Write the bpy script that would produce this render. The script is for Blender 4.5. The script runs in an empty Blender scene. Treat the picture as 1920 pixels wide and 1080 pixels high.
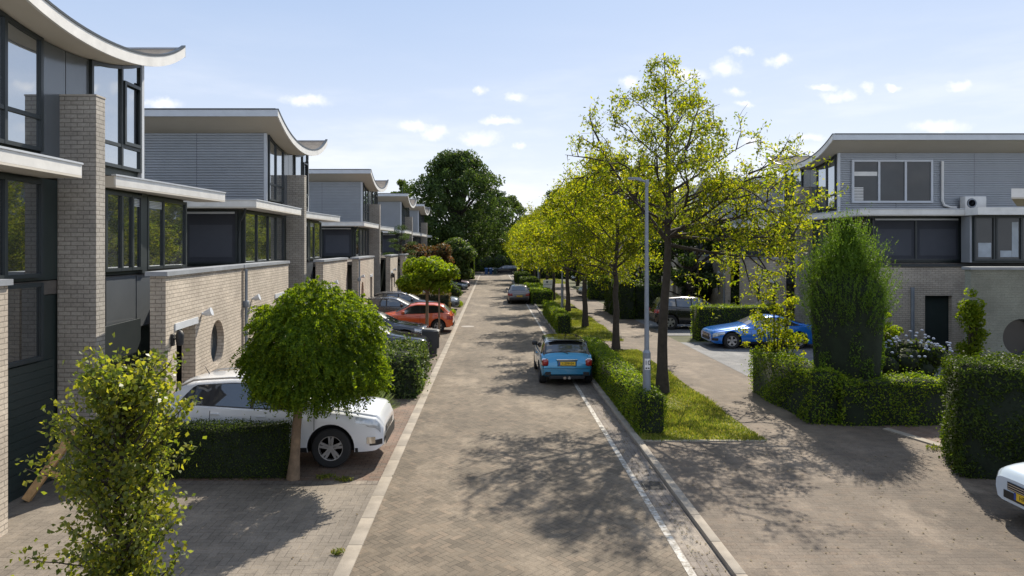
import bpy, bmesh, math, random
import numpy as np
from mathutils import Vector, Matrix
from mathutils.geometry import tessellate_polygon
R = math.radians
S = bpy.context.scene

# ------------------------------------------------------------------ camera
cd = bpy.data.cameras.new('camera'); cam = bpy.data.objects.new('camera', cd)
S.collection.objects.link(cam); S.camera = cam
cam.location = (0, 0, 4.3); cam.rotation_euler = (R(90), 0, 0)
cd.sensor_width = 36; cd.lens = 24.375
cd.shift_x = 37/1920; cd.shift_y = -75/1920
cd.clip_start = 0.1; cd.clip_end = 3000
S.view_settings.view_transform = 'Standard'; S.view_settings.look = 'None'
S.view_settings.gamma = 1; S.view_settings.exposure = 0.82

# ------------------------------------------------------------------ sun + sky
EL, AZ = 43, 22.0
d = Vector((-math.sin(R(AZ)), -math.cos(R(AZ)), -math.tan(R(EL))))
sl = bpy.data.lights.new('sun', 'SUN'); sun = bpy.data.objects.new('sun', sl)
S.collection.objects.link(sun); sun.rotation_euler = d.to_track_quat('-Z', 'Y').to_euler()
sl.energy = 4.2; sl.angle = R(0.5); sl.color = (1.0, 0.91, 0.77)

W = bpy.data.worlds.new('World'); S.world = W; W.use_nodes = True
nt = W.node_tree; nt.nodes.clear()
def N(nt, t, **kw):
    n = nt.nodes.new(t)
    for k, v in kw.items(): setattr(n, k, v)
    return n
def setin(nt, n, i, v):
    if v is None: return
    if isinstance(v, bpy.types.NodeSocket): nt.links.new(v, n.inputs[i])
    else: n.inputs[i].default_value = v
def M(nt, op, a=None, b=None, c=None, clamp=False):
    n = N(nt, 'ShaderNodeMath', operation=op); n.use_clamp = clamp
    setin(nt, n, 0, a); setin(nt, n, 1, b); setin(nt, n, 2, c); return n.outputs[0]
def VM(nt, op, a, b=None, out=0):
    n = N(nt, 'ShaderNodeVectorMath', operation=op); setin(nt, n, 0, a); setin(nt, n, 1, b); return n.outputs[out]
def MIX(nt, f, a, b, mode='MIX'):
    n = N(nt, 'ShaderNodeMix', data_type='RGBA', blend_type=mode)
    setin(nt, n, 0, f); setin(nt, n, 6, a); setin(nt, n, 7, b); return n.outputs[2]
def NOISE(nt, vec, scale, detail=3, rough=.5, out=0):
    n = N(nt, 'ShaderNodeTexNoise'); setin(nt, n, 'Vector', vec)
    n.inputs['Scale'].default_value = scale; n.inputs['Detail'].default_value = detail
    n.inputs['Roughness'].default_value = rough; return n.outputs[out]
def MR(nt, v, a, b, c=0, d_=1, smooth=True):
    n = N(nt, 'ShaderNodeMapRange'); n.interpolation_type = 'SMOOTHSTEP' if smooth else 'LINEAR'
    setin(nt, n, 0, v)
    for i, q in enumerate((a, b, c, d_)): n.inputs[i+1].default_value = q
    return n.outputs[0]
sky = N(nt, 'ShaderNodeTexSky', sky_type='NISHITA'); sky.sun_disc = False
sky.sun_elevation = R(EL); sky.sun_rotation = R(AZ); sky.air_density = 1.0; sky.dust_density = 1.0; sky.ozone_density = 1.6
tc = N(nt, 'ShaderNodeTexCoord')
sp = N(nt, 'ShaderNodeSeparateXYZ'); nt.links.new(tc.outputs['Generated'], sp.inputs[0])
yy = M(nt, 'MAXIMUM', sp.outputs[1], 0.02)
uu = M(nt, 'DIVIDE', sp.outputs[0], yy); vv = M(nt, 'DIVIDE', sp.outputs[2], yy)
cb = N(nt, 'ShaderNodeCombineXYZ'); nt.links.new(uu, cb.inputs[0]); nt.links.new(vv, cb.inputs[1])
uv = cb.outputs[0]
ncol = NOISE(nt, uv, 20, 7, .62, 1)
warp = VM(nt, 'MULTIPLY', VM(nt, 'SUBTRACT', ncol, (.5, .5, .5)), (.044, .034, 0))
uvw = VM(nt, 'ADD', uv, warp)
CL = [(575,187,52,10),(300,196,52,10),(900,171,20,8),(967,180,30,11),(780,236,48,10),(818,246,34,14),(898,256,52,13),(938,230,42,7),
      (972,270,15,6),(1182,153,20,9),(1285,138,50,16),(1388,98,28,7),(1460,112,30,9),(1360,126,32,15),(1383,171,24,8),(1395,194,22,5),
      (1405,264,24,8),(1450,275,18,6),(1520,255,28,6),(1540,163,36,7),(1568,179,36,11),(1628,166,20,7),(1677,168,20,7),(1800,160,36,12),(1760,238,60,12)]
acc = None
for cx, cy, rx, ry in CL:
    q = VM(nt, 'SUBTRACT', uvw, ((cx-923)/1300, (465-cy)/1300, 0))
    q = VM(nt, 'MULTIPLY', q, (1300/rx/1.3, 1300/ry/1.55, 0))
    l = VM(nt, 'LENGTH', q, None, 1)
    acc = l if acc is None else M(nt, 'MINIMUM', acc, l)
fine = NOISE(nt, uv, 70, 4, .65)
dens = M(nt, 'SUBTRACT', M(nt, 'SUBTRACT', 1.15, acc), M(nt, 'MULTIPLY', fine, .55))
mask = M(nt, 'MULTIPLY', MR(nt, dens, -.05, 0.95), MR(nt, NOISE(nt, uv, 34, 4, .6), .28, .62, .55, 1.0))
# low thin veil, and out-of-view cumulus added for fill light and reflections
st = VM(nt, 'MULTIPLY', tc.outputs['Generated'], (2.2, 2.2, 11))
veil = M(nt, 'MULTIPLY', MR(nt, NOISE(nt, st, 1.6, 5, .6), .42, .75), MR(nt, sp.outputs[2], .34, .02, 0, .55))
fill_clouds = M(nt, 'MULTIPLY', MR(nt, NOISE(nt, VM(nt, 'MULTIPLY', tc.outputs['Generated'], (1, 1, 2.4)), 5.5, 5, .55), .50, .62), MR(nt, sp.outputs[1], .45, .25, 0, .9))
mask = M(nt, 'MULTIPLY', mask, MR(nt, sp.outputs[1], .05, .2))
mask = M(nt, 'MAXIMUM', M(nt, 'MAXIMUM', mask, fill_clouds), veil)
grad = MIX(nt, MR(nt, sp.outputs[2], 0, .42, 0, 1), (5.2, 5.5, 6.2, 1), (2.75, 3.65, 5.3, 1))
skyc = MIX(nt, .85, sky.outputs[0], grad)
col = MIX(nt, mask, skyc, (7.6, 7.5, 7.6, 1))
bg = N(nt, 'ShaderNodeBackground'); nt.links.new(col, bg.inputs[0]); bg.inputs[1].default_value = 0.092
wo = N(nt, 'ShaderNodeOutputWorld'); nt.links.new(bg.outputs[0], wo.inputs[0])
try: S.world.cycles.sampling_method = 'MANUAL'; S.world.cycles.sample_map_resolution = 512
except Exception: pass
S.cycles.max_bounces = 6; S.cycles.transparent_max_bounces = 4; S.cycles.diffuse_bounces = 3
S.cycles.use_denoising = True

# ------------------------------------------------------------------ helpers
C = S.collection
def tag(o, label=None, cat=None, group=None, kind=None):
    if label: o['label'] = label
    if cat: o['category'] = cat
    if group: o['group'] = group
    if kind: o['kind'] = kind
    return o
def empty(name, loc=(0, 0, 0), rz=0):
    o = bpy.data.objects.new(name, None); C.objects.link(o); o.location = loc; o.rotation_euler = (0, 0, rz)
    o.empty_display_size = .2
    return o
def copy_tree(o, parent=None):
    c = o.copy(); C.objects.link(c)
    if parent: c.parent = parent
    for ch in list(o.children): copy_tree(ch, c)
    return c

class MB:
    def __init__(s, sx=1): s.v = []; s.f = []; s.m = []; s.sx = sx; s.mi = 0
    def add(s, vs, fs):
        b = len(s.v)
        s.v += [(s.sx*p[0], p[1], p[2]) for p in vs]
        s.f += [tuple(b+i for i in f) for f in fs]; s.m += [s.mi]*len(fs)
        return s
    def box(s, x0, x1, y0, y1, z0, z1, bev=0):
        x0, x1 = sorted((x0, x1)); y0, y1 = sorted((y0, y1)); z0, z1 = sorted((z0, z1))
        if bev <= 0:
            vs = [(x, y, z) for z in (z0, z1) for y in (y0, y1) for x in (x0, x1)]
            return s.add(vs, [(0,2,3,1),(4,5,7,6),(0,1,5,4),(2,6,7,3),(0,4,6,2),(1,3,7,5)])
        b = min(bev, (x1-x0)/2.01, (y1-y0)/2.01, (z1-z0)/2.01)
        bm = bmesh.new()
        vs = [bm.verts.new((x, y, z)) for z in (z0, z1) for y in (y0, y1) for x in (x0, x1)]
        for f in [(0,2,3,1),(4,5,7,6),(0,1,5,4),(2,6,7,3),(0,4,6,2),(1,3,7,5)]: bm.faces.new([vs[i] for i in f])
        bmesh.ops.bevel(bm, geom=list(bm.edges), offset=b, segments=2, affect='EDGES', profile=.5)
        bm.verts.index_update()
        s.add([tuple(v.co) for v in bm.verts], [tuple(v.index for v in f.verts) for f in bm.faces]); bm.free(); return s
    def prism(s, poly, axis, lo, hi):
        # poly in (u, z); axis 'x' extrudes along x (u = y), axis 'y' extrudes along y (u = x), axis 'z': poly (x, y)
        n = len(poly)
        def P(p, t):
            return (t, p[0], p[1]) if axis == 'x' else ((p[0], t, p[1]) if axis == 'y' else (p[0], p[1], t))
        vs = [P(p, lo) for p in poly] + [P(p, hi) for p in poly]
        fs = [(i, (i+1) % n, n+(i+1) % n, n+i) for i in range(n)]
        tri = tessellate_polygon([[Vector((p[0], p[1], 0)) for p in poly]])
        fs += [tuple(t) for t in tri] + [tuple(n+i for i in reversed(t)) for t in tri]
        return s.add(vs, fs)
    def tube(s, pts, rad, n=8, cap=True):
        pts = [Vector(p) for p in pts]; k = len(pts)
        if not hasattr(rad, '__len__'): rad = [rad]*k
        vs = []; fs = []
        for i, p in enumerate(pts):
            t = (pts[min(i+1, k-1)] - pts[max(i-1, 0)])
            t = t.normalized() if t.length > 1e-9 else Vector((0, 0, 1))
            a = t.cross(Vector((0, 1, 0)) if abs(t.y) < .9 else Vector((1, 0, 0))).normalized(); b = t.cross(a)
            for j in range(n):
                an = 2*math.pi*j/n
                vs.append(tuple(p + (a*math.cos(an) + b*math.sin(an))*rad[i]))
        for i in range(k-1):
            for j in range(n):
                fs.append((i*n+j, i*n+(j+1) % n, (i+1)*n+(j+1) % n, (i+1)*n+j))
        if cap: fs += [tuple(range(n-1, -1, -1)), tuple((k-1)*n+j for j in range(n))]
        return s.add(vs, fs)
    def lathe(s, prof, c=(0, 0, 0), axis='z', n=20, caps=True):
        # prof: (r, h) list
        vs = []; fs = []; k = len(prof)
        for r, h in prof:
            for j in range(n):
                a = 2*math.pi*j/n; u, w = r*math.cos(a), r*math.sin(a)
                q = (u, w, h) if axis == 'z' else ((u, h, w) if axis == 'y' else (h, u, w))
                vs.append((c[0]+q[0], c[1]+q[1], c[2]+q[2]))
        for i in range(k-1):
            for j in range(n): fs.append((i*n+j, i*n+(j+1) % n, (i+1)*n+(j+1) % n, (i+1)*n+j))
        if caps and prof[0][0] > 1e-6: fs.append(tuple(range(n-1, -1, -1)))
        if caps and prof[-1][0] > 1e-6: fs.append(tuple((k-1)*n+j for j in range(n)))
        return s.add(vs, fs)
    def grid(s, P):
        # P: 2D list of points
        a = len(P); b = len(P[0]); vs = [tuple(q) for row in P for q in row]
        return s.add(vs, [(i*b+j, i*b+j+1, (i+1)*b+j+1, (i+1)*b+j) for i in range(a-1) for j in range(b-1)])
    def ball(s, c, r, n=10, sq=None):
        prof = [(max(1e-4, math.sin(math.pi*i/n)), -math.cos(math.pi*i/n)) for i in range(n+1)]
        rx, ry, rz = (r, r, r) if not hasattr(r, '__len__') else r
        vs = []; fs = []; m = 2*n
        for pr, h in prof:
            for j in range(m):
                a = 2*math.pi*j/m; vs.append((c[0]+rx*pr*math.cos(a), c[1]+ry*pr*math.sin(a), c[2]+rz*h))
        for i in range(n):
            for j in range(m): fs.append((i*m+j, i*m+(j+1) % m, (i+1)*m+(j+1) % m, (i+1)*m+j))
        return s.add(vs, fs)
    def build(s, name, mats, parent=None, smooth=None, recalc=True):
        me = bpy.data.meshes.new(name)
        me.from_pydata(s.v, [], s.f)
        if not isinstance(mats, (list, tuple)): mats = [mats]
        for m in mats: me.materials.append(m)
        me.polygons.foreach_set('material_index', s.m)
        if recalc:
            bm = bmesh.new(); bm.from_mesh(me); bmesh.ops.recalc_face_normals(bm, faces=bm.faces); bm.to_mesh(me); bm.free()
        uvl = me.uv_layers.new(name='UVMap'); data = np.empty(len(me.loops)*2, 'f')
        for p in me.polygons:
            n = p.normal; ax, ay, az = abs(n.x), abs(n.y), abs(n.z)
            for li in p.loop_indices:
                q = me.vertices[me.loops[li].vertex_index].co
                if az > max(ax, ay): u, w = q.x, q.y
                elif ax > ay: u, w = q.y, q.z
                else: u, w = q.x, q.z
                data[2*li] = u; data[2*li+1] = w
        uvl.data.foreach_set('uv', data)
        if smooth is not None:
            me.polygons.foreach_set('use_smooth', [True]*len(me.polygons))
            if smooth < 179: me.set_sharp_from_angle(angle=R(smooth))
        me.update()
        o = bpy.data.objects.new(name, me); C.objects.link(o)
        if parent: o.parent = parent
        return o

# ------------------------------------------------------------------ materials
def newmat(name):
    m = bpy.data.materials.new(name); m.use_nodes = True; nt = m.node_tree; nt.nodes.clear()
    o = N(nt, 'ShaderNodeOutputMaterial'); b = N(nt, 'ShaderNodeBsdfPrincipled')
    nt.links.new(b.outputs[0], o.inputs[0]); return m, nt, b, o
def c4(c): return (c[0], c[1], c[2], 1)
def mat(name, c, rough=.6, metal=0, var=.12, scale=3, bump=0, bscale=60, spec=.5, coat=0):
    m, nt, b, o = newmat(name)
    t = N(nt, 'ShaderNodeTexCoord').outputs['Object']
    n = NOISE(nt, t, scale, 4, .6)
    f = MR(nt, n, .3, .7, 1-var, 1+var, False)
    nt.links.new(VM(nt, 'SCALE', c4(c)[:3]), b.inputs['Base Color'])
    sc = [x for x in nt.nodes if x.type == 'VECT_MATH'][-1]; nt.links.new(f, sc.inputs[3])
    b.inputs['Roughness'].default_value = rough; b.inputs['Metallic'].default_value = metal
    b.inputs['Specular IOR Level'].default_value = spec
    if coat: b.inputs['Coat Weight'].default_value = coat; b.inputs['Coat Roughness'].default_value = .04
    if bump:
        bn = N(nt, 'ShaderNodeBump'); bn.inputs['Strength'].default_value = bump; bn.inputs['Distance'].default_value = .01
        nt.links.new(NOISE(nt, t, bscale, 3), bn.inputs['Height']); nt.links.new(bn.outputs[0], b.inputs['Normal'])
    return m
def brickmat(name, c1, c2, mortar, bw=.235, rh=.082, off=.5, dirt=.25):
    m, nt, b, o = newmat(name)
    uvn = N(nt, 'ShaderNodeUVMap').outputs[0]
    br = N(nt, 'ShaderNodeTexBrick'); nt.links.new(uvn, br.inputs['Vector'])
    br.inputs['Color1'].default_value = c4(c1); br.inputs['Color2'].default_value = c4(c2); br.inputs['Mortar'].default_value = c4(mortar)
    br.inputs['Scale'].default_value = 1; br.inputs['Mortar Size'].default_value = .008; br.inputs['Mortar Smooth'].default_value = .2
    br.inputs['Brick Width'].default_value = bw; br.inputs['Row Height'].default_value = rh; br.offset = off
    g = NOISE(nt, uvn, .9, 5, .62); h = NOISE(nt, uvn, 22, 3)
    f = M(nt, 'MULTIPLY', MR(nt, g, .3, .7, 1-dirt, 1+dirt*.6, False), MR(nt, h, .3, .7, .86, 1.12, False))
    sc = N(nt, 'ShaderNodeVectorMath', operation='SCALE'); nt.links.new(br.outputs[0], sc.inputs[0]); nt.links.new(f, sc.inputs[3])
    nt.links.new(sc.outputs[0], b.inputs['Base Color']); b.inputs['Roughness'].default_value = .88
    bn = N(nt, 'ShaderNodeBump'); bn.inputs['Strength'].default_value = .7; bn.inputs['Distance'].default_value = .012
    hh = M(nt, 'ADD', M(nt, 'MULTIPLY', br.outputs[1], -1), M(nt, 'MULTIPLY', h, .5))
    nt.links.new(hh, bn.inputs['Height']); nt.links.new(bn.outputs[0], b.inputs['Normal'])
    return m
def pavemat(name, w, rot, cols, joint, dust=(.42,.36,.28), dustamt=.35, pattern='herring', jw=.06, stain=.5):
    m, nt, b, o = newmat(name)
    t = N(nt, 'ShaderNodeTexCoord').outputs['Object']
    mp = N(nt, 'ShaderNodeMapping'); nt.links.new(t, mp.inputs[0]); mp.inputs['Rotation'].default_value = (0, 0, R(rot))
    # slight wobble of the courses
    wob = VM(nt, 'MULTIPLY', VM(nt, 'SUBTRACT', NOISE(nt, t, .7, 2, .5, 1), (.5, .5, .5)), (.06, .06, 0))
    sc = VM(nt, 'MULTIPLY', VM(nt, 'ADD', mp.outputs[0], wob), (1/w, 1/w, 0))
    s = N(nt, 'ShaderNodeSeparateXYZ'); nt.links.new(sc, s.inputs[0]); x, y = s.outputs[0], s.outputs[1]
    if pattern == 'herring':
        i = M(nt, 'FLOOR', x); j = M(nt, 'FLOOR', y); fx = M(nt, 'FRACT', x); fy = M(nt, 'FRACT', y)
        k = M(nt, 'FLOORED_MODULO', M(nt, 'SUBTRACT', i, j), 4)
        def eq(v): return M(nt, 'COMPARE', k, v, .4)
        e0, e1, e2, e3 = eq(0), eq(1), eq(2), eq(3)
        dl = M(nt, 'ADD', fx, e1); dr = M(nt, 'ADD', M(nt, 'SUBTRACT', 1, fx), e0)
        db = M(nt, 'ADD', fy, e2); dt = M(nt, 'ADD', M(nt, 'SUBTRACT', 1, fy), e3)
        dd = M(nt, 'MINIMUM', M(nt, 'MINIMUM', dl, dr), M(nt, 'MINIMUM', db, dt))
        bx = M(nt, 'SUBTRACT', i, e1); by = M(nt, 'ADD', j, e3)
    else:   # running rows across x
        j = M(nt, 'FLOOR', y); fy = M(nt, 'FRACT', y)
        x2 = M(nt, 'ADD', M(nt, 'MULTIPLY', x, .5), M(nt, 'MULTIPLY', M(nt, 'FLOORED_MODULO', j, 2), .5))
        i = M(nt, 'FLOOR', x2); fx = M(nt, 'MULTIPLY', M(nt, 'FRACT', x2), 2)
        dd = M(nt, 'MINIMUM', M(nt, 'MINIMUM', fx, M(nt, 'SUBTRACT', 2, fx)), M(nt, 'MINIMUM', fy, M(nt, 'SUBTRACT', 1, fy)))
        bx, by = i, j
    jm = MR(nt, dd, jw*.4, jw*1.6)
    idn = N(nt, 'ShaderNodeCombineXYZ'); nt.links.new(bx, idn.inputs[0]); nt.links.new(by, idn.inputs[1])
    wn = N(nt, 'ShaderNodeTexWhiteNoise', noise_dimensions='2D'); nt.links.new(idn.outputs[0], wn.inputs[0])
    cr = N(nt, 'ShaderNodeValToRGB'); nt.links.new(wn.outputs[0], cr.inputs[0])
    el = cr.color_ramp.elements; el[0].color = c4(cols[0]); el[1].color = c4(cols[-1])
    for q, cc in enumerate(cols[1:-1]):
        e = el.new((q+1)/(len(cols)-1)); e.color = c4(cc)
    big = NOISE(nt, t, .33, 5, .6); fine_ = NOISE(nt, t, 45, 4, .7); mid = NOISE(nt, t, 2.3, 5, .65)
    jc = MIX(nt, MR(nt, mid, .45, .65), c4(joint), c4((joint[0]*2.4, joint[1]*2.2, joint[2]*1.9)))
    base = MIX(nt, jm, jc, cr.outputs[0])
    fac = M(nt, 'MULTIPLY', MR(nt, big, .3, .72, 1-stain*.62, 1+stain*.22, False), M(nt, 'MULTIPLY', MR(nt, fine_, .25, .75, .72, 1.28, False), MR(nt, mid, .3, .7, .86, 1.14, False)))
    fac = M(nt, 'MULTIPLY', fac, MR(nt, NOISE(nt, VM(nt, 'MULTIPLY', t, (1.3, .06, 1)), 1.0, 4, .6), .3, .7, .84, 1.18, False))
    scn = N(nt, 'ShaderNodeVectorMath', operation='SCALE'); nt.links.new(base, scn.inputs[0]); nt.links.new(fac, scn.inputs[3])
    dm = M(nt, 'MULTIPLY', MR(nt, M(nt, 'ADD', NOISE(nt, VM(nt, 'MULTIPLY', t, (1.0, .55, 1)), .55, 6, .7), M(nt, 'MULTIPLY', fine_, .12)), .56, .74), dustamt)
    fin = MIX(nt, dm, scn.outputs[0], c4(dust))
    nt.links.new(fin, b.inputs['Base Color']); b.inputs['Roughness'].default_value = .85
    b.inputs['Specular IOR Level'].default_value = .3
    bn = N(nt, 'ShaderNodeBump'); bn.inputs['Strength'].default_value = .5; bn.inputs['Distance'].default_value = .005
    hh = M(nt, 'ADD', M(nt, 'ADD', jm, M(nt, 'MULTIPLY', wn.outputs[0], .35)), M(nt, 'MULTIPLY', fine_, .6))
    nt.links.new(hh, bn.inputs['Height']); nt.links.new(bn.outputs[0], b.inputs['Normal'])
    return m
def leafmat(name, cols, trans, tf=.4, rough=.55, spec=.18):
    m, nt, b, o = newmat(name)
    g = N(nt, 'ShaderNodeNewGeometry')
    cr = N(nt, 'ShaderNodeValToRGB'); nt.links.new(g.outputs['Random Per Island'], cr.inputs[0])
    el = cr.color_ramp.elements; el[0].color = c4(cols[0]); el[1].color = c4(cols[-1])
    for q, cc in enumerate(cols[1:-1]):
        e = el.new((q+1)/(len(cols)-1)); e.color = c4(cc)
    oi = N(nt, 'ShaderNodeObjectInfo')
    t = N(nt, 'ShaderNodeTexCoord').outputs['Object']
    f = M(nt, 'MULTIPLY', MR(nt, NOISE(nt, t, 1.1, 3), .3, .7, .75, 1.25, False), MR(nt, oi.outputs['Random'], 0, 1, .88, 1.12, False))
    sc = N(nt, 'ShaderNodeVectorMath', operation='SCALE'); nt.links.new(cr.outputs[0], sc.inputs[0]); nt.links.new(f, sc.inputs[3])
    nt.links.new(sc.outputs[0], b.inputs['Base Color']); b.inputs['Roughness'].default_value = rough
    b.inputs['Specular IOR Level'].default_value = spec
    tf = min(.6, tf+.1)
    tr = N(nt, 'ShaderNodeBsdfTranslucent')
    k = VM(nt, 'MULTIPLY', sc.outputs[0], trans); nt.links.new(k, tr.inputs[0])
    mx = N(nt, 'ShaderNodeMixShader'); mx.inputs[0].default_value = tf
    nt.links.new(b.outputs[0], mx.inputs[1]); nt.links.new(tr.outputs[0], mx.inputs[2]); nt.links.new(mx.outputs[0], o.inputs[0])
    return m
def glassmat(name, c=(.012, .015, .018), f0=.22, rough=.02, bump=.06, lwb=.28):
    m, nt, b, o = newmat(name)
    t = N(nt, 'ShaderNodeTexCoord').outputs['Object']
    n = NOISE(nt, t, 1.1, 2)
    scn = N(nt, 'ShaderNodeVectorMath', operation='SCALE'); scn.inputs[0].default_value = c; nt.links.new(MR(nt, n, .3, .7, .6, 1.5, False), scn.inputs[3])
    nt.links.new(scn.outputs[0], b.inputs['Base Color']); b.inputs['Roughness'].default_value = .4
    gl = N(nt, 'ShaderNodeBsdfGlossy'); gl.inputs['Roughness'].default_value = rough; gl.inputs['Color'].default_value = (.9, .95, 1, 1)
    bn = N(nt, 'ShaderNodeBump'); bn.inputs['Strength'].default_value = bump; bn.inputs['Distance'].default_value = .02
    nt.links.new(NOISE(nt, t, .8, 1), bn.inputs['Height']); nt.links.new(bn.outputs[0], gl.inputs['Normal'])
    lw = N(nt, 'ShaderNodeLayerWeight'); lw.inputs[0].default_value = lwb; nt.links.new(bn.outputs[0], lw.inputs['Normal'])
    f = M(nt, 'ADD', M(nt, 'MULTIPLY', lw.outputs[0], 1-f0), f0, clamp=True)
    mx = N(nt, 'ShaderNodeMixShader'); nt.links.new(f, mx.inputs[0]); nt.links.new(b.outputs[0], mx.inputs[1]); nt.links.new(gl.outputs[0], mx.inputs[2])
    nt.links.new(mx.outputs[0], o.inputs[0]); return m

m_brick = brickmat('cream_brick', (.53,.465,.385), (.45,.39,.32), (.27,.235,.195))
m_brick_grey = brickmat('grey_cream_brick', (.43,.40,.355), (.36,.335,.295), (.22,.20,.175))
m_clad = mat('corrugated_metal', (.36,.385,.42), .5, .25, .06, 1.2)
m_trim = mat('light_metal_trim', (.55,.58,.62), .45, .1, .05)
m_white = mat('white_fascia', (.74,.73,.70), .5, 0, .11, 2.2, .1, 30)
m_soffit = mat('cream_soffit', (.60,.56,.49), .75, 0, .05, .8)
m_roof = mat('bitumen_roof', (.13,.115,.10), .95, 0, .25, 4, .5, 80)
m_dark = mat('anthracite_frame', (.030,.038,.042), .4, 0, .1)
m_panel = mat('dark_panel', (.030,.042,.040), .38, 0, .12, .8)
m_panelg = mat('blue_grey_panel', (.15,.165,.18), .16, .25, .1, .8)
m_shade = mat('screen_fabric', (.038,.042,.055), .75, 0, .08, 1.5)
m_shade2 = mat('screen_fabric_light', (.062,.068,.085), .75, 0, .08, 1.5)
m_cope = mat('zinc_coping', (.30,.32,.35), .5, .15, .15, 2)
m_stonecap = mat('concrete_cap', (.42,.38,.33), .85, 0, .15, 3, .3)
m_glass = glassmat('window_glass', (.012,.015,.018), .26)
m_glassdark = glassmat('weak_reflection_glass', (.016, .018, .02), .03, lwb=.10)  # mirror strength lowered in place of dark surroundings these panes would reflect
m_glassup = glassmat('upper_window_glass', (.03,.035,.04), .50)
m_curt = mat('curtain', (.42,.46,.50), .9, 0, .15, 3)
m_steel = mat('galvanised_steel', (.23,.26,.30), .5, .4, .15, 4)
m_black = mat('black_plastic', (.018,.018,.02), .55, 0, .1)
m_lampglass = mat('lamp_diffuser', (.6,.6,.58), .3)
m_wood = mat('pale_timber', (.50,.31,.14), .6, 0, .25, 9, .3, 40)
# ------------------------------------------------------------------ the ground
def sheet(name, poly, z, m, label=None, kind='structure', thick=0):
    b = MB()
    if thick: b.prism(poly, 'z', z-thick, z)
    else:
        tri = tessellate_polygon([[Vector((p[0], p[1], 0)) for p in poly]])
        b.add([(p[0], p[1], z) for p in poly], [tuple(t) for t in tri])
    o = b.build(name, m, recalc=False); 
    if kind: o['kind'] = kind
    return o
def rect(x0, x1, y0, y1): return [(x0, y0), (x1, y0), (x1, y1), (x0, y1)]
m_ground = mat('earth', (.07,.075,.035), .95, 0, .4, .6, .5, 8)
m_grass = mat('lawn_soil', (.17,.17,.045), .95, 0, .35, 1.6, .6, 60)
m_road = pavemat('street_clinkers', .1, 45, [(.115,.094,.070),(.175,.142,.105),(.14,.115,.086),(.195,.152,.110)], (.07,.058,.045), (.33,.27,.20), .5, stain=.5, jw=.045)
m_gut = pavemat('gutter_clinkers', .1, 90, [(.15,.13,.115),(.21,.18,.155),(.18,.155,.13)], (.075,.062,.05), (.42,.36,.29), .6, 'rows', jw=.04)
m_walk = pavemat('pavement_clinkers', .1, 0, [(.122,.098,.077),(.155,.125,.097),(.135,.11,.086),(.148,.114,.086)], (.09,.074,.059), (.29,.235,.18), .55, 'rows', stain=.55, jw=.04)
m_drive = pavemat('grey_drive_pavers', .12, 0, [(.165,.143,.118),(.205,.178,.148),(.185,.16,.132)], (.10,.088,.072), (.30,.265,.22), .35, stain=.4, jw=.04)
m_red = pavemat('red_drive_clinkers', .1, 0, [(.175,.115,.085),(.205,.14,.105),(.16,.125,.10),(.215,.155,.115)], (.07,.05,.04), (.3,.22,.17), .35, 'rows')
m_blue = pavemat('blue_grey_pavers', .1, 0, [(.15,.155,.165),(.19,.195,.205),(.17,.175,.185)], (.10,.10,.10), (.36,.34,.32), .2, 'rows')
m_kerb = mat('concrete_kerb', (.28,.245,.20), .9, 0, .22, 2.2, .4, 60)
m_line = None
def worn_white():
    m, nt, b, o = newmat('worn_road_paint')
    t = N(nt, 'ShaderNodeTexCoord').outputs['Object']
    n = NOISE(nt, t, 9, 5, .7)
    s = N(nt, 'ShaderNodeSeparateXYZ'); nt.links.new(t, s.inputs[0])
    j = M(nt, 'FRACT', M(nt, 'MULTIPLY', s.outputs[1], 4.7)); jm = MR(nt, j, 0, .07)
    c = MIX(nt, MR(nt, n, .38, .60), (.50,.48,.44,1), (.22,.195,.16,1)); c = MIX(nt, jm, (.17,.15,.13,1), c)
    nt.links.new(c, b.inputs['Base Color']); b.inputs['Roughness'].default_value = .8
    return m
m_line = worn_white()
sheet('ground', rect(-900, 900, -60, 1500), -.06, m_ground)
sheet('road', rect(-1.87, 2.62, -3, 118), 0, m_road)
sheet('gutter_strip', rect(2.62, 3.14, -3, 118), 0, m_gut)
sheet('road_marking', rect(2.575, 2.68, -3, 112), .005, m_line)
sheet('far_road', rect(-14, 26, 118, 126), 0, m_road)
for k, (a, b_) in enumerate([(-3, 5.2), (5.2, 118)]):
    pass
b = MB(); y = -3.0
while y < 112: b.box(-2.08, -1.87, y, y+.992, -.05, .022, .006); y += 1.0
b.build('left_kerb', m_kerb, smooth=30)['kind'] = 'structure'
b = MB(); y = -3.0
while y < 112: b.box(3.15, 3.30, y, y+.992, -.05, .075, .012); y += 1.0
b.build('right_kerb', m_kerb, smooth=30)['kind'] = 'structure'
sheet('left_drive_pavement', rect(-12, -2.08, -3, 12.55), .015, m_drive)
sheet('left_drive_edging', rect(-12, -2.08, 12.55, 12.75), .019, m_gut)
sheet('left_red_pavement', rect(-12, -2.08, 12.75, 19), .015, m_red)
sheet('left_parking_pavement', rect(-12, -2.08, 19, 112), .015, m_walk)
sheet('right_pavement', rect(3.30, 34, -3, 15.25), .05, m_walk)
sheet('sidewalk', rect(6.0, 8.45, 15.25, 112), .05, m_walk)
sheet('crossing_pavement', rect(3.30, 6.0, 28.7, 31.6), .05, m_walk)
sheet('right_apron', rect(8.45, 34, 15.25, 16.9), .05, m_walk)
sheet('right_garden', rect(8.45, 40, 16.9, 112), .03, m_ground)
sheet('blue_grey_drive', rect(8.45, 16, 23.0, 31.2), .056, m_blue)
sheet('black_suv_drive', rect(8.45, 16, 33.6, 41), .056, m_blue)
sheet('red_drive_corner', [(9.3, 16.2), (10.5, 12.6), (13, 12.6), (13, 17), (9.3, 17)], .062, m_red)
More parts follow.
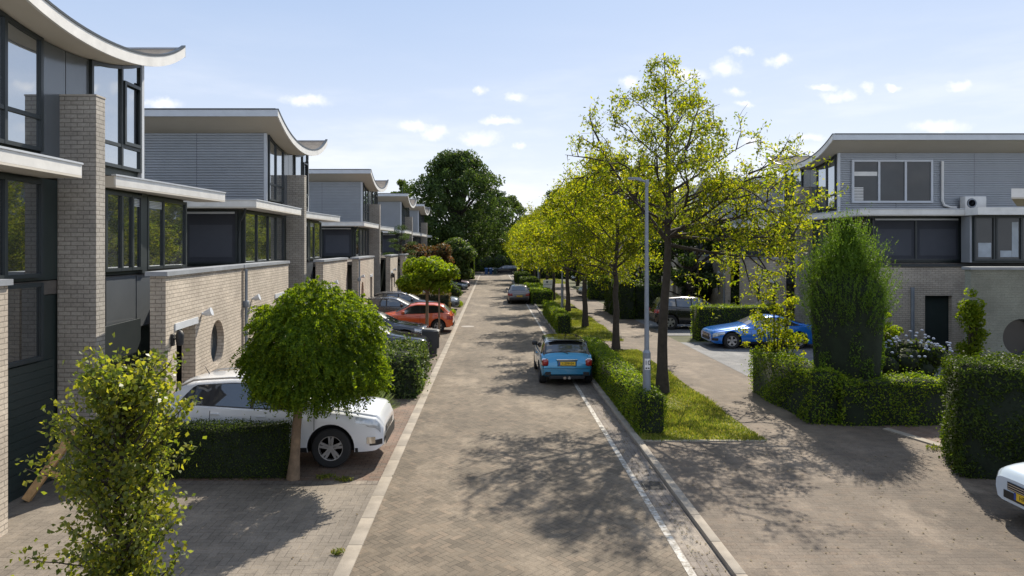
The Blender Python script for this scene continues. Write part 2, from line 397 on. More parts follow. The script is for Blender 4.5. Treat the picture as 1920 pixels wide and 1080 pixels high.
b = MB(); b.prism([(9.12, 16.2), (10.2, 12.3), (10.45, 12.3), (9.30, 16.3)], 'z', .0, .082); b.build('drive_edge_kerb', m_kerb)['kind'] = 'structure'
for (a, c_) in [(15.3, 28.7), (31.6, 48.5), (50.5, 80), (82, 110)]:
    sheet('verge', rect(3.30, 6.0, a, c_), .055, m_grass)
# verge edging along the near end
b = MB(); b.box(3.30, 6.02, 15.2, 15.3, -.05, .075, .01); b.build('verge_edging', m_kerb)['kind'] = 'structure'

# ------------------------------------------------------------------ foliage tools
def quads(name, P, mats, parent=None, mi=None):
    """P: (N,4,3) array of leaf corners -> one mesh object"""
    n = len(P); me = bpy.data.meshes.new(name)
    me.vertices.add(n*4); me.vertices.foreach_set('co', P.reshape(-1).astype('f'))
    me.loops.add(n*4); me.loops.foreach_set('vertex_index', np.arange(n*4, dtype='i'))
    me.polygons.add(n); me.polygons.foreach_set('loop_start', np.arange(0, n*4, 4, dtype='i'))
    if not isinstance(mats, (list, tuple)): mats = [mats]
    for m in mats: me.materials.append(m)
    if mi is not None: me.polygons.foreach_set('material_index', np.asarray(mi, 'i'))
    me.update(calc_edges=True); me.validate()
    o = bpy.data.objects.new(name, me); C.objects.link(o)
    if parent: o.parent = parent
    return o
def leafquads(c, L, w, rng, bias=None, biasw=0., droop=0.):
    """c (N,3) centres; L length, w width; kite-shaped leaves. bias: (N,3) preferred normal"""
    n = len(c)
    nr = rng.normal(size=(n, 3)); nr /= np.linalg.norm(nr, axis=1)[:, None]
    if bias is not None: nr = nr*(1-biasw) + bias*biasw; nr /= np.linalg.norm(nr, axis=1)[:, None]+1e-9
    t = rng.normal(size=(n, 3)); t[:, 2] -= droop
    t -= (t*nr).sum(1)[:, None]*nr; t /= np.linalg.norm(t, axis=1)[:, None]+1e-9
    s = np.cross(nr, t); k = rng.uniform(.7, 1.25, (n, 1)); a = t*L*k/2; b_ = s*w*k/2; f = nr*w*k*.18
    return np.stack([c-a, c+b_+f-a*.1, c+a, c-b_+f-a*.1], 1)
def sphere_dirs(rng, n):
    v = rng.normal(size=(n, 3)); return v/np.linalg.norm(v, axis=1)[:, None]

lm_lime = leafmat('ash_leaf', [(.06,.09,.010),(.115,.155,.012),(.185,.212,.018),(.27,.255,.022),(.09,.12,.014)], (2.0,1.98,.55), .5)
lm_pear = leafmat('pear_leaf', [(.07,.105,.018),(.13,.16,.022),(.25,.25,.035),(.05,.08,.02),(.17,.20,.07)], (2.2,2.1,.8), .45, .38, .45)
lm_ball = leafmat('acacia_leaf', [(.045,.09,.012),(.085,.15,.014),(.17,.24,.02),(.06,.11,.012)], (2.4,2.1,.5), .42)
lm_catalpa = leafmat('catalpa_leaf', [(.09,.14,.012),(.14,.19,.015),(.20,.23,.02)], (2.0,2.0,.6), .42)
lm_hedge = leafmat('privet_leaf', [(.05,.09,.010),(.085,.14,.014),(.14,.20,.018),(.23,.26,.024)], (2.0,2.0,.6), .35)
lm_yew = leafmat('yew_leaf', [(.025,.045,.008),(.042,.068,.010),(.075,.105,.013)], (2.0,2.0,.6), .28)
lm_beech = leafmat('brown_hedge_leaf', [(.09,.065,.025),(.12,.09,.03),(.07,.07,.02)], (1.8,1.6,1), .3)
lm_ivy = leafmat('ivy_leaf', [(.025,.05,.012),(.045,.08,.02),(.09,.13,.04),(.14,.17,.07)], (2,2,.8), .3)
lm_dark = leafmat('maple_leaf', [(.022,.042,.014),(.04,.068,.02),(.075,.11,.03)], (2,2,.9), .25)
lm_mid = leafmat('mid_leaf', [(.035,.065,.014),(.06,.095,.018),(.10,.14,.024)], (2,2,.8), .35)
lm_conif = leafmat('conifer_leaf', [(.05,.095,.014),(.08,.14,.02),(.13,.20,.028)], (1.9,1.9,.6), .3)
lm_yel = leafmat('yellow_leaf', [(.16,.19,.02),(.22,.21,.02),(.11,.16,.02),(.28,.21,.03)], (1.9,1.7,.6), .45)
lm_red = leafmat('autumn_leaf', [(.14,.05,.03),(.10,.075,.025),(.06,.07,.02),(.17,.085,.05)], (1.8,1.5,1), .32)
lm_grass = leafmat('grass_blade', [(.08,.12,.018),(.13,.17,.026),(.20,.21,.04),(.28,.25,.08)], (1.6,1.6,.7), .35, .6)
m_bark = mat('bark', (.045,.036,.028), .95, 0, .3, 6, .9, 25)
m_bark2 = mat('light_bark', (.20,.14,.09), .9, 0, .3, 8, .8, 30)
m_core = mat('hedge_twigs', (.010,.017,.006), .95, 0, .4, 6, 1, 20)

def tree_skeleton(rng, H, r0, z0, Lmax, nlat, pitch=.75, subs=6, twigs=4, up=.25, crown_pow=.8, lean=(0, 0), fork=None, lmin=.5, wig=.04):
    """returns MB of wood, and array of twig points (with weights)"""
    b = MB(); tips = []
    k = 14; pts = []; rad = []
    px = py = 0
    for i in range(k+1):
        t = i/k; px += rng.normal()*wig*(t > .2); py += rng.normal()*wig*(t > .2)
        pts.append(Vector((px+lean[0]*t, py+lean[1]*t, H*t))); rad.append(max(.012, r0*(1-t)**.85 + (.35*r0*max(0, 1-t*12))))
    b.tube(pts, rad, 10)
    def at(z):
        t = min(max(z/H, 0), 1)*k; i = min(int(t), k-1); f = t-i
        return pts[i].lerp(pts[i+1], f), rad[i]*(1-f)+rad[i+1]*f
    def branch(p, d, L, r, lvl):
        n = 5 if lvl == 0 else (4 if lvl == 1 else 2)
        path = [p.copy()]; dd = d.normalized()
        for i in range(n):
            dd = (dd + Vector(rng.normal(size=3))*(.12 if lvl == 0 else .2) + Vector((0, 0, up*(.35 if lvl == 0 else .2)))).normalized()
            path.append(path[-1] + dd*(L/n))
        rr = [max(.004, r*(1-.85*i/n)) for i in range(n+1)]
        b.tube(path, rr, 6 if lvl == 0 else (4 if lvl == 1 else 3), False)
        if lvl == 2:
            for i in range(1, n+1): tips.append(path[i])
            tips.append((path[0]+path[1])/2); return
        m = subs if lvl == 0 else twigs
        m = max(3, int(m*min(1.2, .12+L/Lmax)) if lvl == 0 else (m if r > .008 else max(2, m-2)))
        for q in range(m):
            t = (.25 + .75*(q+rng.uniform(0, .6))/m) if lvl == 0 else (.3 + .7*(q+.5)/m)
            t = min(t, 1)*n; i = min(int(t), n-1); pp = path[i].lerp(path[i+1], min(1, t-i))
            ax = (path[i+1]-path[i]).normalized()
            side = ax.cross(Vector(rng.normal(size=3))).normalized()
            nd = ax*(.6 if lvl == 0 else .5) + side*.8
            branch(pp, nd, L*(.42 if lvl == 0 else .5)*rng.uniform(.7, 1.2)*(1.15-.4*t/n), r*.45, lvl+1)
    ang = rng.uniform(0, 6)
    for i in range(nlat):
        t = (i+rng.uniform(0, .5))/nlat; z = z0 + (H*.97-z0)*t
        p, r = at(z); ang += 2.4 + rng.normal()*.25
        L = lmin + (Lmax-lmin)*(1-t)**crown_pow * rng.uniform(.75, 1.1)
        pt = pitch + .38*t
        dvec = Vector((math.cos(ang)*math.cos(pt), math.sin(ang)*math.cos(pt), math.sin(pt)))
        branch(p, dvec, L, r*.55, 0)
    if fork:
        for (z, dv, L, rr) in fork: branch(at(z)[0], Vector(dv), L, rr, 0)
    return b, np.array([tuple(t) for t in tips])
def leafy_tree(name, loc, rz, label, cat, group, rng, lm, bark, sk, per, L, w, spread, droop=1.0, keep=1.0):
    root = empty(name, loc, rz); tag(root, label, cat, group)
    b, tips = tree_skeleton(rng, **sk)
    b.build('trunk', bark, root, smooth=60)
    hz_ = tips[:, 2]/sk['H']; tips = tips[rng.random(len(tips)) < (np.interp(hz_, [.45,.65,.8,1], [1,.85,.6,.4]) if keep < 1 else 1)]
    c = np.repeat(tips, per, 0); c = c + rng.normal(size=c.shape)*spread; c[:, 2] -= abs(rng.normal(size=len(c)))*spread*.5
    quads('crown', leafquads(c, L, w, rng, droop=droop), lm, root)
    return root
def clumps_crown(rng, clumps, n, L, w, shell=.55, droop=.3, bw=.5):
    """clumps: list of (centre, (rx,ry,rz)); leaves near each surface"""
    vol = np.array([c[1][0]*c[1][1]+c[1][0]*c[1][2]+c[1][1]*c[1][2] for c in clumps]); pick = rng.choice(len(clumps), n, p=vol/vol.sum())
    cen = np.array([c[0] for c in clumps])[pick]; rad = np.array([c[1] for c in clumps])[pick]
    dr = sphere_dirs(rng, n); rr = shell + (1-shell)*rng.random((n, 1))**.6
    rr *= 1 + .06*rng.normal(size=(n, 1))
    return leafquads(cen + dr*rad*rr, L, w, rng, bias=dr, biasw=bw, droop=droop)
def hedge(name, boxes, lm, label, cat, group=None, rz=0, dens=420, L=.06, w=.04, origin=None, rough=.05, wild=.03, core=None):
    """boxes: list of (x0,x1,y0,y1,h) in world; one mesh with core + leaves"""
    seed = int(abs(boxes[0][0]*131+boxes[0][2]*17)) % 9999; rng = np.random.default_rng(seed)
    ox, oy = origin or ((boxes[0][0]+boxes[0][1])/2, (boxes[0][2]+boxes[0][3])/2)
    cv = []; cf = []; P = []
    for (x0, x1, y0, y1, h) in boxes:
        x0 -= ox; x1 -= ox; y0 -= oy; y1 -= oy; ins = .07
        b = len(cv); cv += [(x, y, z) for z in (.03, h-ins) for y in (y0+ins, y1-ins) for x in (x0+ins, x1-ins)]
        cf += [tuple(b+i for i in f) for f in [(4,5,7,6),(0,1,5,4),(2,6,7,3),(0,4,6,2),(1,3,7,5)]]
        faces = [((x1-x0)*(y1-y0), 't'), ((x1-x0)*h, 'f'), ((x1-x0)*h, 'b'), ((y1-y0)*h, 'l'), ((y1-y0)*h, 'r')]
        for A, k in faces:
            n = int(A*dens*(1.25 if k == 't' else 1)); u = rng.random(n); v = rng.random(n)
            X = x0+(x1-x0)*u; Y = y0+(y1-y0)*(v if k in 'tlr' else 0*u); Z = np.full(n, h)
            if k in 'fb': Y = np.full(n, y0 if k == 'f' else y1); Z = h*v
            if k in 'lr': X = np.full(n, x0 if k == 'l' else x1); Y = y0+(y1-y0)*u; Z = h*v
            nrm = {'t': (0,0,1), 'f': (0,-1,0), 'b': (0,1,0), 'l': (-1,0,0), 'r': (1,0,0)}[k]; nrm = np.array(nrm, float)
            lump = rough*(np.sin(X*3.1+Z*2.3+ox)*np.sin(Y*2.7+Z*3.3+oy)+.5*np.sin(X*8+oy)*np.sin(Z*7+Y*9))
            off = lump - abs(rng.normal(size=n))*.045 + (rng.random(n) < .06)*rng.random(n)*wild*3
            c = np.stack([X, Y, Z], 1) + nrm*off[:, None] + rng.normal(size=(n, 3))*.015
            # rounded edges
            m = (h - c[:, 2]); edge = np.minimum(np.minimum(c[:, 0]-x0, x1-c[:, 0]), np.minimum(c[:, 1]-y0, y1-c[:, 1]))
            c[:, 2] -= .05*np.exp(-np.clip(edge, 0, 1)/.05)*(m < .1)
            c[:, 2] = np.maximum(c[:, 2], .02)
            P.append(leafquads(c, L, w, rng, bias=np.tile(nrm+np.array([0,0,.4]), (n, 1)), biasw=.4, droop=-.4))
    P = np.concatenate(P); n = len(P)
    me = bpy.data.meshes.new(name); nv = len(cv)
    allv = np.concatenate([np.array(cv, float), P.reshape(-1, 3)])
    loops = np.concatenate([np.array(cf).reshape(-1), np.arange(n*4)+nv]); nf = len(cf)+n
    me.vertices.add(len(allv)); me.vertices.foreach_set('co', allv.reshape(-1).astype('f'))
    me.loops.add(nf*4); me.loops.foreach_set('vertex_index', loops.astype('i'))
    me.polygons.add(nf); me.polygons.foreach_set('loop_start', np.arange(0, nf*4, 4, dtype='i'))
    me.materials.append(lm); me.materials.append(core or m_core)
    me.polygons.foreach_set('material_index', np.array([1]*len(cf)+[0]*n, 'i'))
    me.update(calc_edges=True); me.validate()
    o = bpy.data.objects.new(name, me); C.objects.link(o); o.location = (ox, oy, 0); o.rotation_euler.z = rz
    tag(o, label, cat, group); return o
# ------------------------------------------------------------------ houses
_ry = [-3.4, -2.9, -2.4, -1.6, -1.0, -.4, .3, 1.3, 2.3, 3.0, 3.7]
_rz = [8.86, 8.62, 8.42, 8.20, 8.10, 8.06, 8.06, 8.12, 8.32, 8.56, 8.92]
_k = np.polyfit(_ry, _rz, 5)
def zs(y): return float(np.polyval(_k, y))
YS = [-3.4 + 7.1*i/28 for i in range(29)]

def window(root, sx, axis, plane, u0, u1, z0, z1, muls=(), trans=None, gm=None, fm=None, fw=.07, topf=None, name='window', extra=None, label=None):
    """axis 'y': runs along y on plane a=plane facing +a; axis 'a': runs along a on plane y=plane facing -y"""
    fm = fm or m_dark; gm = gm or m_glass
    b = MB(sx); ax = 'x' if axis == 'y' else 'y'
    lo, hi = (plane-.04, plane+.06) if axis == 'y' else (plane-.06, plane+.04)
    T = topf or (lambda u: z1)
    ed = sorted([u0, u1]+list(muls))
    for e in ed:
        a = e-fw/2 if e not in (u0, u1) else (u0 if e == u0 else u1-fw)
        b.prism([(a, z0), (a+fw, z0), (a+fw, T(a+fw)), (a, T(a))], ax, lo, hi)
    for p, q in zip(ed[:-1], ed[1:]):
        pa = p+(fw if p == u0 else fw/2); qa = q-(fw if q == u1 else fw/2)
        b.prism([(pa, z0), (qa, z0), (qa, z0+fw), (pa, z0+fw)], ax, lo+.004, hi-.004)
        n = 1 if not topf else max(2, int((qa-pa)/.3)); us = [pa+(qa-pa)*i/n for i in range(n+1)]
        for a, c in zip(us[:-1], us[1:]):
            b.prism([(a, T(a)-fw), (c, T(c)-fw), (c, T(c)), (a, T(a))], ax, lo+.004, hi-.004)
        if trans: b.prism([(pa, trans-fw/2), (qa, trans-fw/2), (qa, trans+fw/2), (pa, trans+fw/2)], ax, lo+.008, hi-.008)
    w = b.build(name, fm, root)
    if label: w['label'] = label
    g = MB(sx); n = 1 if not topf else 14; us = [u0+.02+(u1-u0-.04)*i/n for i in range(n+1)]
    gl, gh = (plane, plane+.015) if axis == 'y' else (plane-.015, plane)
    poly = [(u0+.02, z0+.02), (u1-.02, z0+.02)] + [(u, T(u)-.02) for u in reversed(us)]
    g.prism(poly, ax, gl, gh); g.build('pane', gm, w)
    return w

def wall_with_openings(root, sx, p0, p1, H, th, door=None, win=None, name='front_wall', m=None):
    """brick blade between plan points p0 and p1 (a, y); door=(s0,s1,h); win=(s,z,r) -> a real round hole"""
    A = Vector((p0[0], p0[1], 0)); B = Vector((p1[0], p1[1], 0)); L = (B-A).length; t = (B-A)/L; n = Vector((t.y, -t.x, 0))
    out = [(0, 0)]
    if door: out += [(door[0], 0), (door[0], door[2]), (door[1], door[2]), (door[1], 0)]
    out += [(L, 0), (L, H), (0, H)]
    loops = [[Vector((x, z, 0)) for x, z in out]]
    if win:
        loops.append([Vector((win[0]+win[2]*math.cos(-2*math.pi*i/40), win[1]+win[2]*math.sin(-2*math.pi*i/40), 0)) for i in range(40)])
    tri = tessellate_polygon(loops); flat = [v for l in loops for v in l]
    def P(v, o): q = A + t*v.x + n*o; return (q.x, q.y, v.y)
    b = MB(sx); k = len(flat)
    vs = [P(v, 0) for v in flat] + [P(v, -th) for v in flat]
    fs = [tuple(x) for x in tri] + [tuple(k+i for i in reversed(x)) for x in tri]
    s = 0
    for l in loops:
        m_ = len(l); fs += [(s+i, s+(i+1) % m_, k+s+(i+1) % m_, k+s+i) for i in range(m_)]; s += m_
    b.add(vs, fs); o = b.build(name, m or m_brick, root)
    if win:
        # ring frame and pane set back in the hole
        def ring(r0, r1, o0, o1, mt, nm, par):
            rb = MB(sx); vs = []; fs = []; K = 40
            for (r, of) in ((r0, o0), (r1, o0), (r1, o1), (r0, o1)):
                for i in range(K):
                    a = 2*math.pi*i/K; q = A+t*(win[0]+r*math.cos(a))+n*of; vs.append((q.x, q.y, win[1]+r*math.sin(a)))
            for c in range(4):
                for i in range(K): fs.append((c*K+i, c*K+(i+1) % K, ((c+1) % 4)*K+(i+1) % K, ((c+1) % 4)*K+i))
            rb.add(vs, fs); return rb.build(nm, mt, par, smooth=40)
        rw = ring(win[2]-.06, win[2]-.002, -.17, -.26, m_dark, 'round_window', root)
        gb = MB(sx); vs = []
        for i in range(40):
            a = 2*math.pi*i/40; q = A+t*(win[0]+(win[2]-.05)*math.cos(a))+n*(-.22); vs.append((q.x, q.y, win[1]+(win[2]-.05)*math.sin(a)))
        gb.add(vs, [tuple(range(40))]); gb.build('pane', m_glassdark, rw)
    if door:
        lb = MB(sx); q = []
        for (s_, o_) in ((door[0]-.12, .025), (door[1]+.12, .025), (door[1]+.12, -.1), (door[0]-.12, -.1)):
            v = A+t*s_+n*o_; q.append((v.x, v.y))
        lb.prism(q, 'z', door[2]-.002, door[2]+.14); lb.build('lintel', m_trim, root)
        db = MB(sx); q = []
        for (s_, o_) in ((door[0]-.3, -1.3), (door[1]+.3, -1.3), (door[1]+.3, -1.36), (door[0]-.3, -1.36)):
            v = A+t*s_+n*o_; q.append((v.x, v.y))
        db.prism(q, 'z', .02, door[2]+.1); db.build('door', m_dark, root)
    # coping
    cb_ = MB(sx); q = []
    for (s_, o_) in ((-.05, .05), (L+.05, .05), (L+.05, -th-.08), (-.05, -th-.08)):
        v = A+t*s_+n*o_; q.append((v.x, v.y))
    cb_.prism(q, 'z', H, H+.09); cb_.build('coping', m_cope, root)
    return A, t, n, L

def wall_lamp(root, sx, p, n, kind=0):
    b = MB(sx)
    if kind == 0:
        b.tube([p, p+n*.10], .035, 8); b.tube([p+n*.06+Vector((0,0,-.0)), p+n*.22+Vector((0,0,.05))], [.06, .10], 12)
        b.build('floodlight', m_trim, root, smooth=50)
    else:
        b.box(p.x, p.x+.06, p.y-.05, p.y+.05, p.z-.14, p.z+.10, .01)
        b.tube([p+n*.03, p+n*.16], .018, 6); b.lathe([(.001,-.14),(.07,-.12),(.09,.08),(.05,.16),(.001,.18)], tuple(p+n*.17), 'z', 10)
        b.build('lantern', m_black, root, smooth=50)

def house(side, Xp, P, name, label, group, A=((.9, .85), (.36, 6.5)), B=((.35, -7.7), (-.1, -1.8)), doorA=True, near_mid=True, detail=True, side_wall=False, gable_window=False, hz=8.42):
    sx = 1 if side < 0 else -1
    root = empty(name, (side*Xp, P, 0)); tag(root, label, 'house', group)
    F = -.65; BK = -10.5
    # upper storey body
    ys = [y for y in YS if -2.4 < y < 3.0]
    b = MB(sx); poly = [(-2.4, 5.84), (3.0, 5.84), (3.0, zs(3.0)-.01)] + [(y, zs(y)-.01) for y in reversed(ys)] + [(-2.4, zs(-2.4)-.01)]
    b.prism(poly, 'x', BK, F-.07); b.build('upper_storey', m_panel, root)
    # corrugated cladding on the gable: real ridges
    b = MB(sx); pitch = .095; z = 5.86; prof = []
    top = zs(-2.44)-.02
    while z < top-.02:
        for (dz, dy) in ((0, 0), (.12, -.048), (.55, -.048), (.67, 0)):
            if z+dz*pitch < top: prof.append((-2.425+dy, z+dz*pitch))
        z += pitch
    prof.append((-2.425, top))
    xs = [F-.12, -3.2, -6.6, BK]
    for x0, x1 in zip(xs[:-1], xs[1:]):
        b.grid([[(x0, y_, z_) for y_, z_ in prof], [(x1+.012, y_, z_) for y_, z_ in prof]])
    b.build('corrugated_gable', m_clad, root, recalc=False, smooth=50)
    b = MB(sx); b.box(F-.13, F-.02, -2.47, -2.38, 5.86, top); b.build('corner_trim', m_trim, root)
    b = MB(sx); b.box(F-.10, F+.02, 2.93, 3.05, 5.86, zs(3.0)-.01); b.build('corner_trim', m_trim, root)
    # roof
    th = .17
    b = MB(sx); poly = [(y, zs(y)) for y in YS] + [(y, zs(y)+th) for y in reversed(YS)]
    b.prism(poly, 'x', BK-.4, -.03); o = b.build('roof', [m_soffit, m_roof], root)
    for p in o.data.polygons:
        if p.normal.z > .3: p.material_index = 1
    b = MB(sx)
    poly = [(y, zs(y)-.03) for y in YS] + [(y, zs(y)+th+.03) for y in reversed(YS)]
    b.prism(poly, 'x', -.03, .02); b.build('fascia', m_white, o)
    for Y0_, Y1_ in ((YS[0]-.045, YS[0]), (YS[-1], YS[-1]+.045)):
        yy_ = YS[0] if Y0_ < 0 else YS[-1]; b = MB(sx); b.box(BK-.4, .018, Y0_, Y1_, zs(yy_)-.03, zs(yy_)+th+.03); b.build('gable_fascia', m_trim, o)
    b = MB(sx)
    for y0, y1 in zip(YS[:-1], YS[1:]):
        b.prism([(y0, zs(y0)+th+.03), (y1, zs(y1)+th+.03), (y1, zs(y1)+th+.075), (y0, zs(y0)+th+.075)], 'x', -.06, .035)
    b.box(BK-.4, -.06, YS[0]-.06, YS[0]+.02, zs(YS[0])+th+.032, zs(YS[0])+th+.075)
    b.build('roof_edge', m_dark, o)
    # upper windows on the street side
    tf = lambda u: zs(u)-.015
    window(root, sx, 'y', F-.03, -2.32, -.55, 6.02, 0, muls=(-1.5,), trans=6.62, gm=m_glassup, topf=tf)
    window(root, sx, 'y', F-.03, .95, 2.93, 6.02, 0, muls=(2.1,), trans=6.52, gm=m_glassup, topf=tf)
    b = MB(sx)
    for k, (y0, y1) in enumerate(((-.55, .18), (.18, .95))):
        b.prism([(y0+.012, 5.86), (y1-.012, 5.86), (y1-.012, zs(y1)-.02), (y0+.012, zs(y0)-.02)], 'x', F-.07, F-.03)
    b.build('facade_panel', m_panelg, root)
    b = MB(sx); b.prism([(2.14, 6.58), (2.86, 6.58), (2.86, zs(2.86)-.22), (2.14, zs(2.14)-.22)], 'x', F+.03, F+.05)
    bb = MB(sx)
    for (a0, a1, z0, z1) in ((2.15, 2.22, 6.56, 7.95), (2.80, 2.87, 6.56, 8.05), (2.22, 2.80, 6.56, 6.63), (2.22, 2.80, 7.88, 7.95)):
        bb.box(F+.02, F+.06, a0, a1, z0, z1)
    bb.build('casement_frame', m_dark, root)
    # pier
    b = MB(sx); b.box(-.72, 0, 0, .30, 0, 7.14); b.build('brick_pier', m_brick_grey, root)
    b = MB(sx); b.box(-.72, .01, -.01, .31, 7.14, 7.17); b.build('pier_cap', m_stonecap, root)
    # canopies
    b = MB(sx); b.prism([(-.0, -5.55), (0, -.45), (BK, -.45), (BK, -5.55)], 'z', 5.56, 5.60)
    b2 = MB(sx); b2.prism([(0, -5.55), (0, -.45), (-.045, -.45), (-.045, -5.505), (BK, -5.505), (BK, -5.55)], 'z', 5.602, 5.80)
    b3 = MB(sx); b3.prism([(.02, -5.57), (.02, -.43), (-.08, -.43), (-.08, -5.49), (BK, -5.49), (BK, -5.57)], 'z', 5.802, 5.835)
    b4 = MB(sx); b4.prism([(-.05, -5.5), (-.05, -.5), (BK, -.5), (BK, -5.5)], 'z', 5.60, 5.80)
    c1 = b.build('canopy', m_soffit, root); b2.build('canopy_fascia', m_white, c1); b3.build('edge_trim', m_trim, c1); b4.build('canopy_deck', m_roof, c1)
    b = MB(sx); b.prism([(-.42, 1.45), (.06, 6.1), (F-.08, 6.1), (F-.08, 1.45)], 'z', 5.56, 5.60)
    b2 = MB(sx); b2.prism([(-.42, 1.45), (.06, 6.1), (BK, 6.1), (BK, 6.055), (.01, 6.055), (-.46, 1.45)], 'z', 5.602, 5.80)
    b3 = MB(sx); b3.prism([(-.40, 1.43), (.08, 6.12), (BK, 6.12), (BK, 6.03), (-.02, 6.03), (-.5, 1.43)], 'z', 5.802, 5.835)
    b5 = MB(sx); b5.box(F-.05, -.45, 1.455, 1.50, 5.60, 5.80)
    b4 = MB(sx); b4.prism([(-.5, 1.5), (-.03, 6.05), (BK, 6.05), (BK, 1.5)], 'z', 5.60, 5.80)
    c2 = b.build('canopy', m_soffit, root); b2.build('canopy_fascia', m_white, c2); b3.build('edge_trim', m_trim, c2); b4.build('canopy_deck', m_roof, c2); b5.build('canopy_end', m_soffit, c2)
    # middle storey
    b = MB(sx); b.box(BK, F-.08, -4.85, 5.3, 3.72, 5.56); b.build('middle_storey', m_panel, root)
    window(root, sx, 'y', F-.03, -4.8, -.55, 3.78, 5.50, muls=(-3.6, -2.4, -1.5), gm=m_glass)
    window(root, sx, 'y', F-.03, 1.45, 2.95, 3.80, 5.50, muls=(2.1, 2.55), gm=m_glass)
    window(root, sx, 'y', F-.03, 3.2, 5.27, 3.80, 5.50, muls=(4.0,), gm=m_glass)
    b = MB(sx); b.box(F-.08, F-.02, .3, 1.45, 3.72, 5.55); b.build('dark_panel', m_dark, root)
    b = MB(sx); b.box(F-.08, F+.02, 2.96, 3.19, 3.72, 5.55); b.build('dark_panel', m_dark, root)
    # blinds at the top of two lights
    for (y0, y1) in ((2.6, 2.9), (3.3, 3.95)):
        b = MB(sx)
        for i in range(5): b.box(F-.008, F-.003, y0, y1, 5.38-i*.035, 5.405-i*.035)
        b.build('blind', m_trim, root)
    # end window with a lowered screen, facing down the street
    w = window(root, sx, 'a', -4.88, -4.3, -.82, 3.80, 5.48, fm=m_dark, gm=m_shade, muls=(-2.55,), name='screen_window')
    b = MB(sx); b.box(-2.38, -1.0, -4.905, -4.900, 4.0, 5.05); b.box(-4.15, -2.7, -4.905, -4.900, 4.0, 5.05); b.build('screen', m_shade2, w)
    b = MB(sx); b.box(-4.2, -.9, -4.99, -4.93, 5.40, 5.47, .01); b.build('screen_housing', m_trim, w)
    b = MB(sx); b.tube([(-.45, -5.25, 5.58), (-.50, -5.2, 5.42), (-.72, -4.98, 5.15), (-.74, -4.96, 4.6), (-.74, -4.96, 3.7)], .04, 8); b.build('downpipe', m_dark, root, smooth=60)
    # terrace deck and ground storey
    ya = B[0][1]; yb = A[1][1]
    b = MB(sx); b.prism([(F-.1, ya+.1), (B[0][0]-.3, ya+.1), (B[1][0]-.3, B[1][1]-.05), (F-.1, B[1][1]-.05)], 'z', 3.45, 3.60)
    b.prism([(F-.1, 4.2), (A[0][0]-.62, 4.2), (A[1][0]-.3, yb-.05), (F-.1, yb-.05)], 'z', 3.45, 3.60)
    b.prism([(BK, ya), (F-.1, ya), (F-.1, yb), (BK, yb)], 'z', 3.45, 3.70); b.build('terrace_deck', m_roof, root)
    b = MB(sx); b.box(BK, F-.12, ya, yb, 0, 3.44); b.build('ground_storey', m_panel, root)
    window(root, sx, 'y', F-.06, -2.4, -.5, 2.3, 3.68, gm=m_glass)
    b = MB(sx)
    for (y0, y1) in ((.35, 1.55), (1.6, 2.8), (2.85, 4.0)): b.box(F-.12, F-.05, y0, y1, 2.5, 3.68)
    b.build('spandrel_panel', m_panelg, root)
    b = MB(sx)
    for i in range(16): b.box(F-.12, F-.07-.003*(i % 2), -3.4, -.1, .02+i*.14, .155+i*.14)
    b.build('garage_door', m_panel, root)
    window(root, sx, 'y', F-.08, .5, 2.2, .05, 2.3, muls=(1.35,), gm=m_glass, name='glazed_door')
    # brick walls
    # A: t runs away from the camera; normal n points to the street
    dA = (1.45-.85, 2.65-.85, 2.6) if doorA else None
    Aa, t, n, L = wall_with_openings(root, sx, A[0], A[1], 3.74, .30, door=dA, win=(min(3.45, (Vector(A[1])-Vector(A[0])).length-1.2), 1.95, .56))
    q = Aa + t*.30 + Vector((0, 0, 2.45)); 
    if detail:
        wall_lamp(root, sx, q+n*.0, n, 1)
        wall_lamp(root, sx, Aa+t*2.25+Vector((0, 0, 2.78)), n, 0)
    LB = (Vector(B[1])-Vector(B[0])).length
    dB = (LB-2.0, LB-.9, 2.6) if LB > 4 else None
    Ab, tb, nb, LB = wall_with_openings(root, sx, B[0], B[1], 3.74, .30, door=dB, win=((1.9, 1.95, .56) if LB > 4 else None))
    if detail: wall_lamp(root, sx, Ab+tb*.9+Vector((0, 0, 2.8)), nb, 0)
    b = MB(sx); q = Ab + tb*.05 + nb*.06
    b.tube([q+Vector((0, 0, 3.7)), q+Vector((0, 0, .0))], .045, 8); b.box(q.x-.07, q.x+.07, q.y-.07, q.y+.07, 2.62, 2.80, .01); b.build('rainwater_pipe', m_steel, root, smooth=60)
    return root, sx

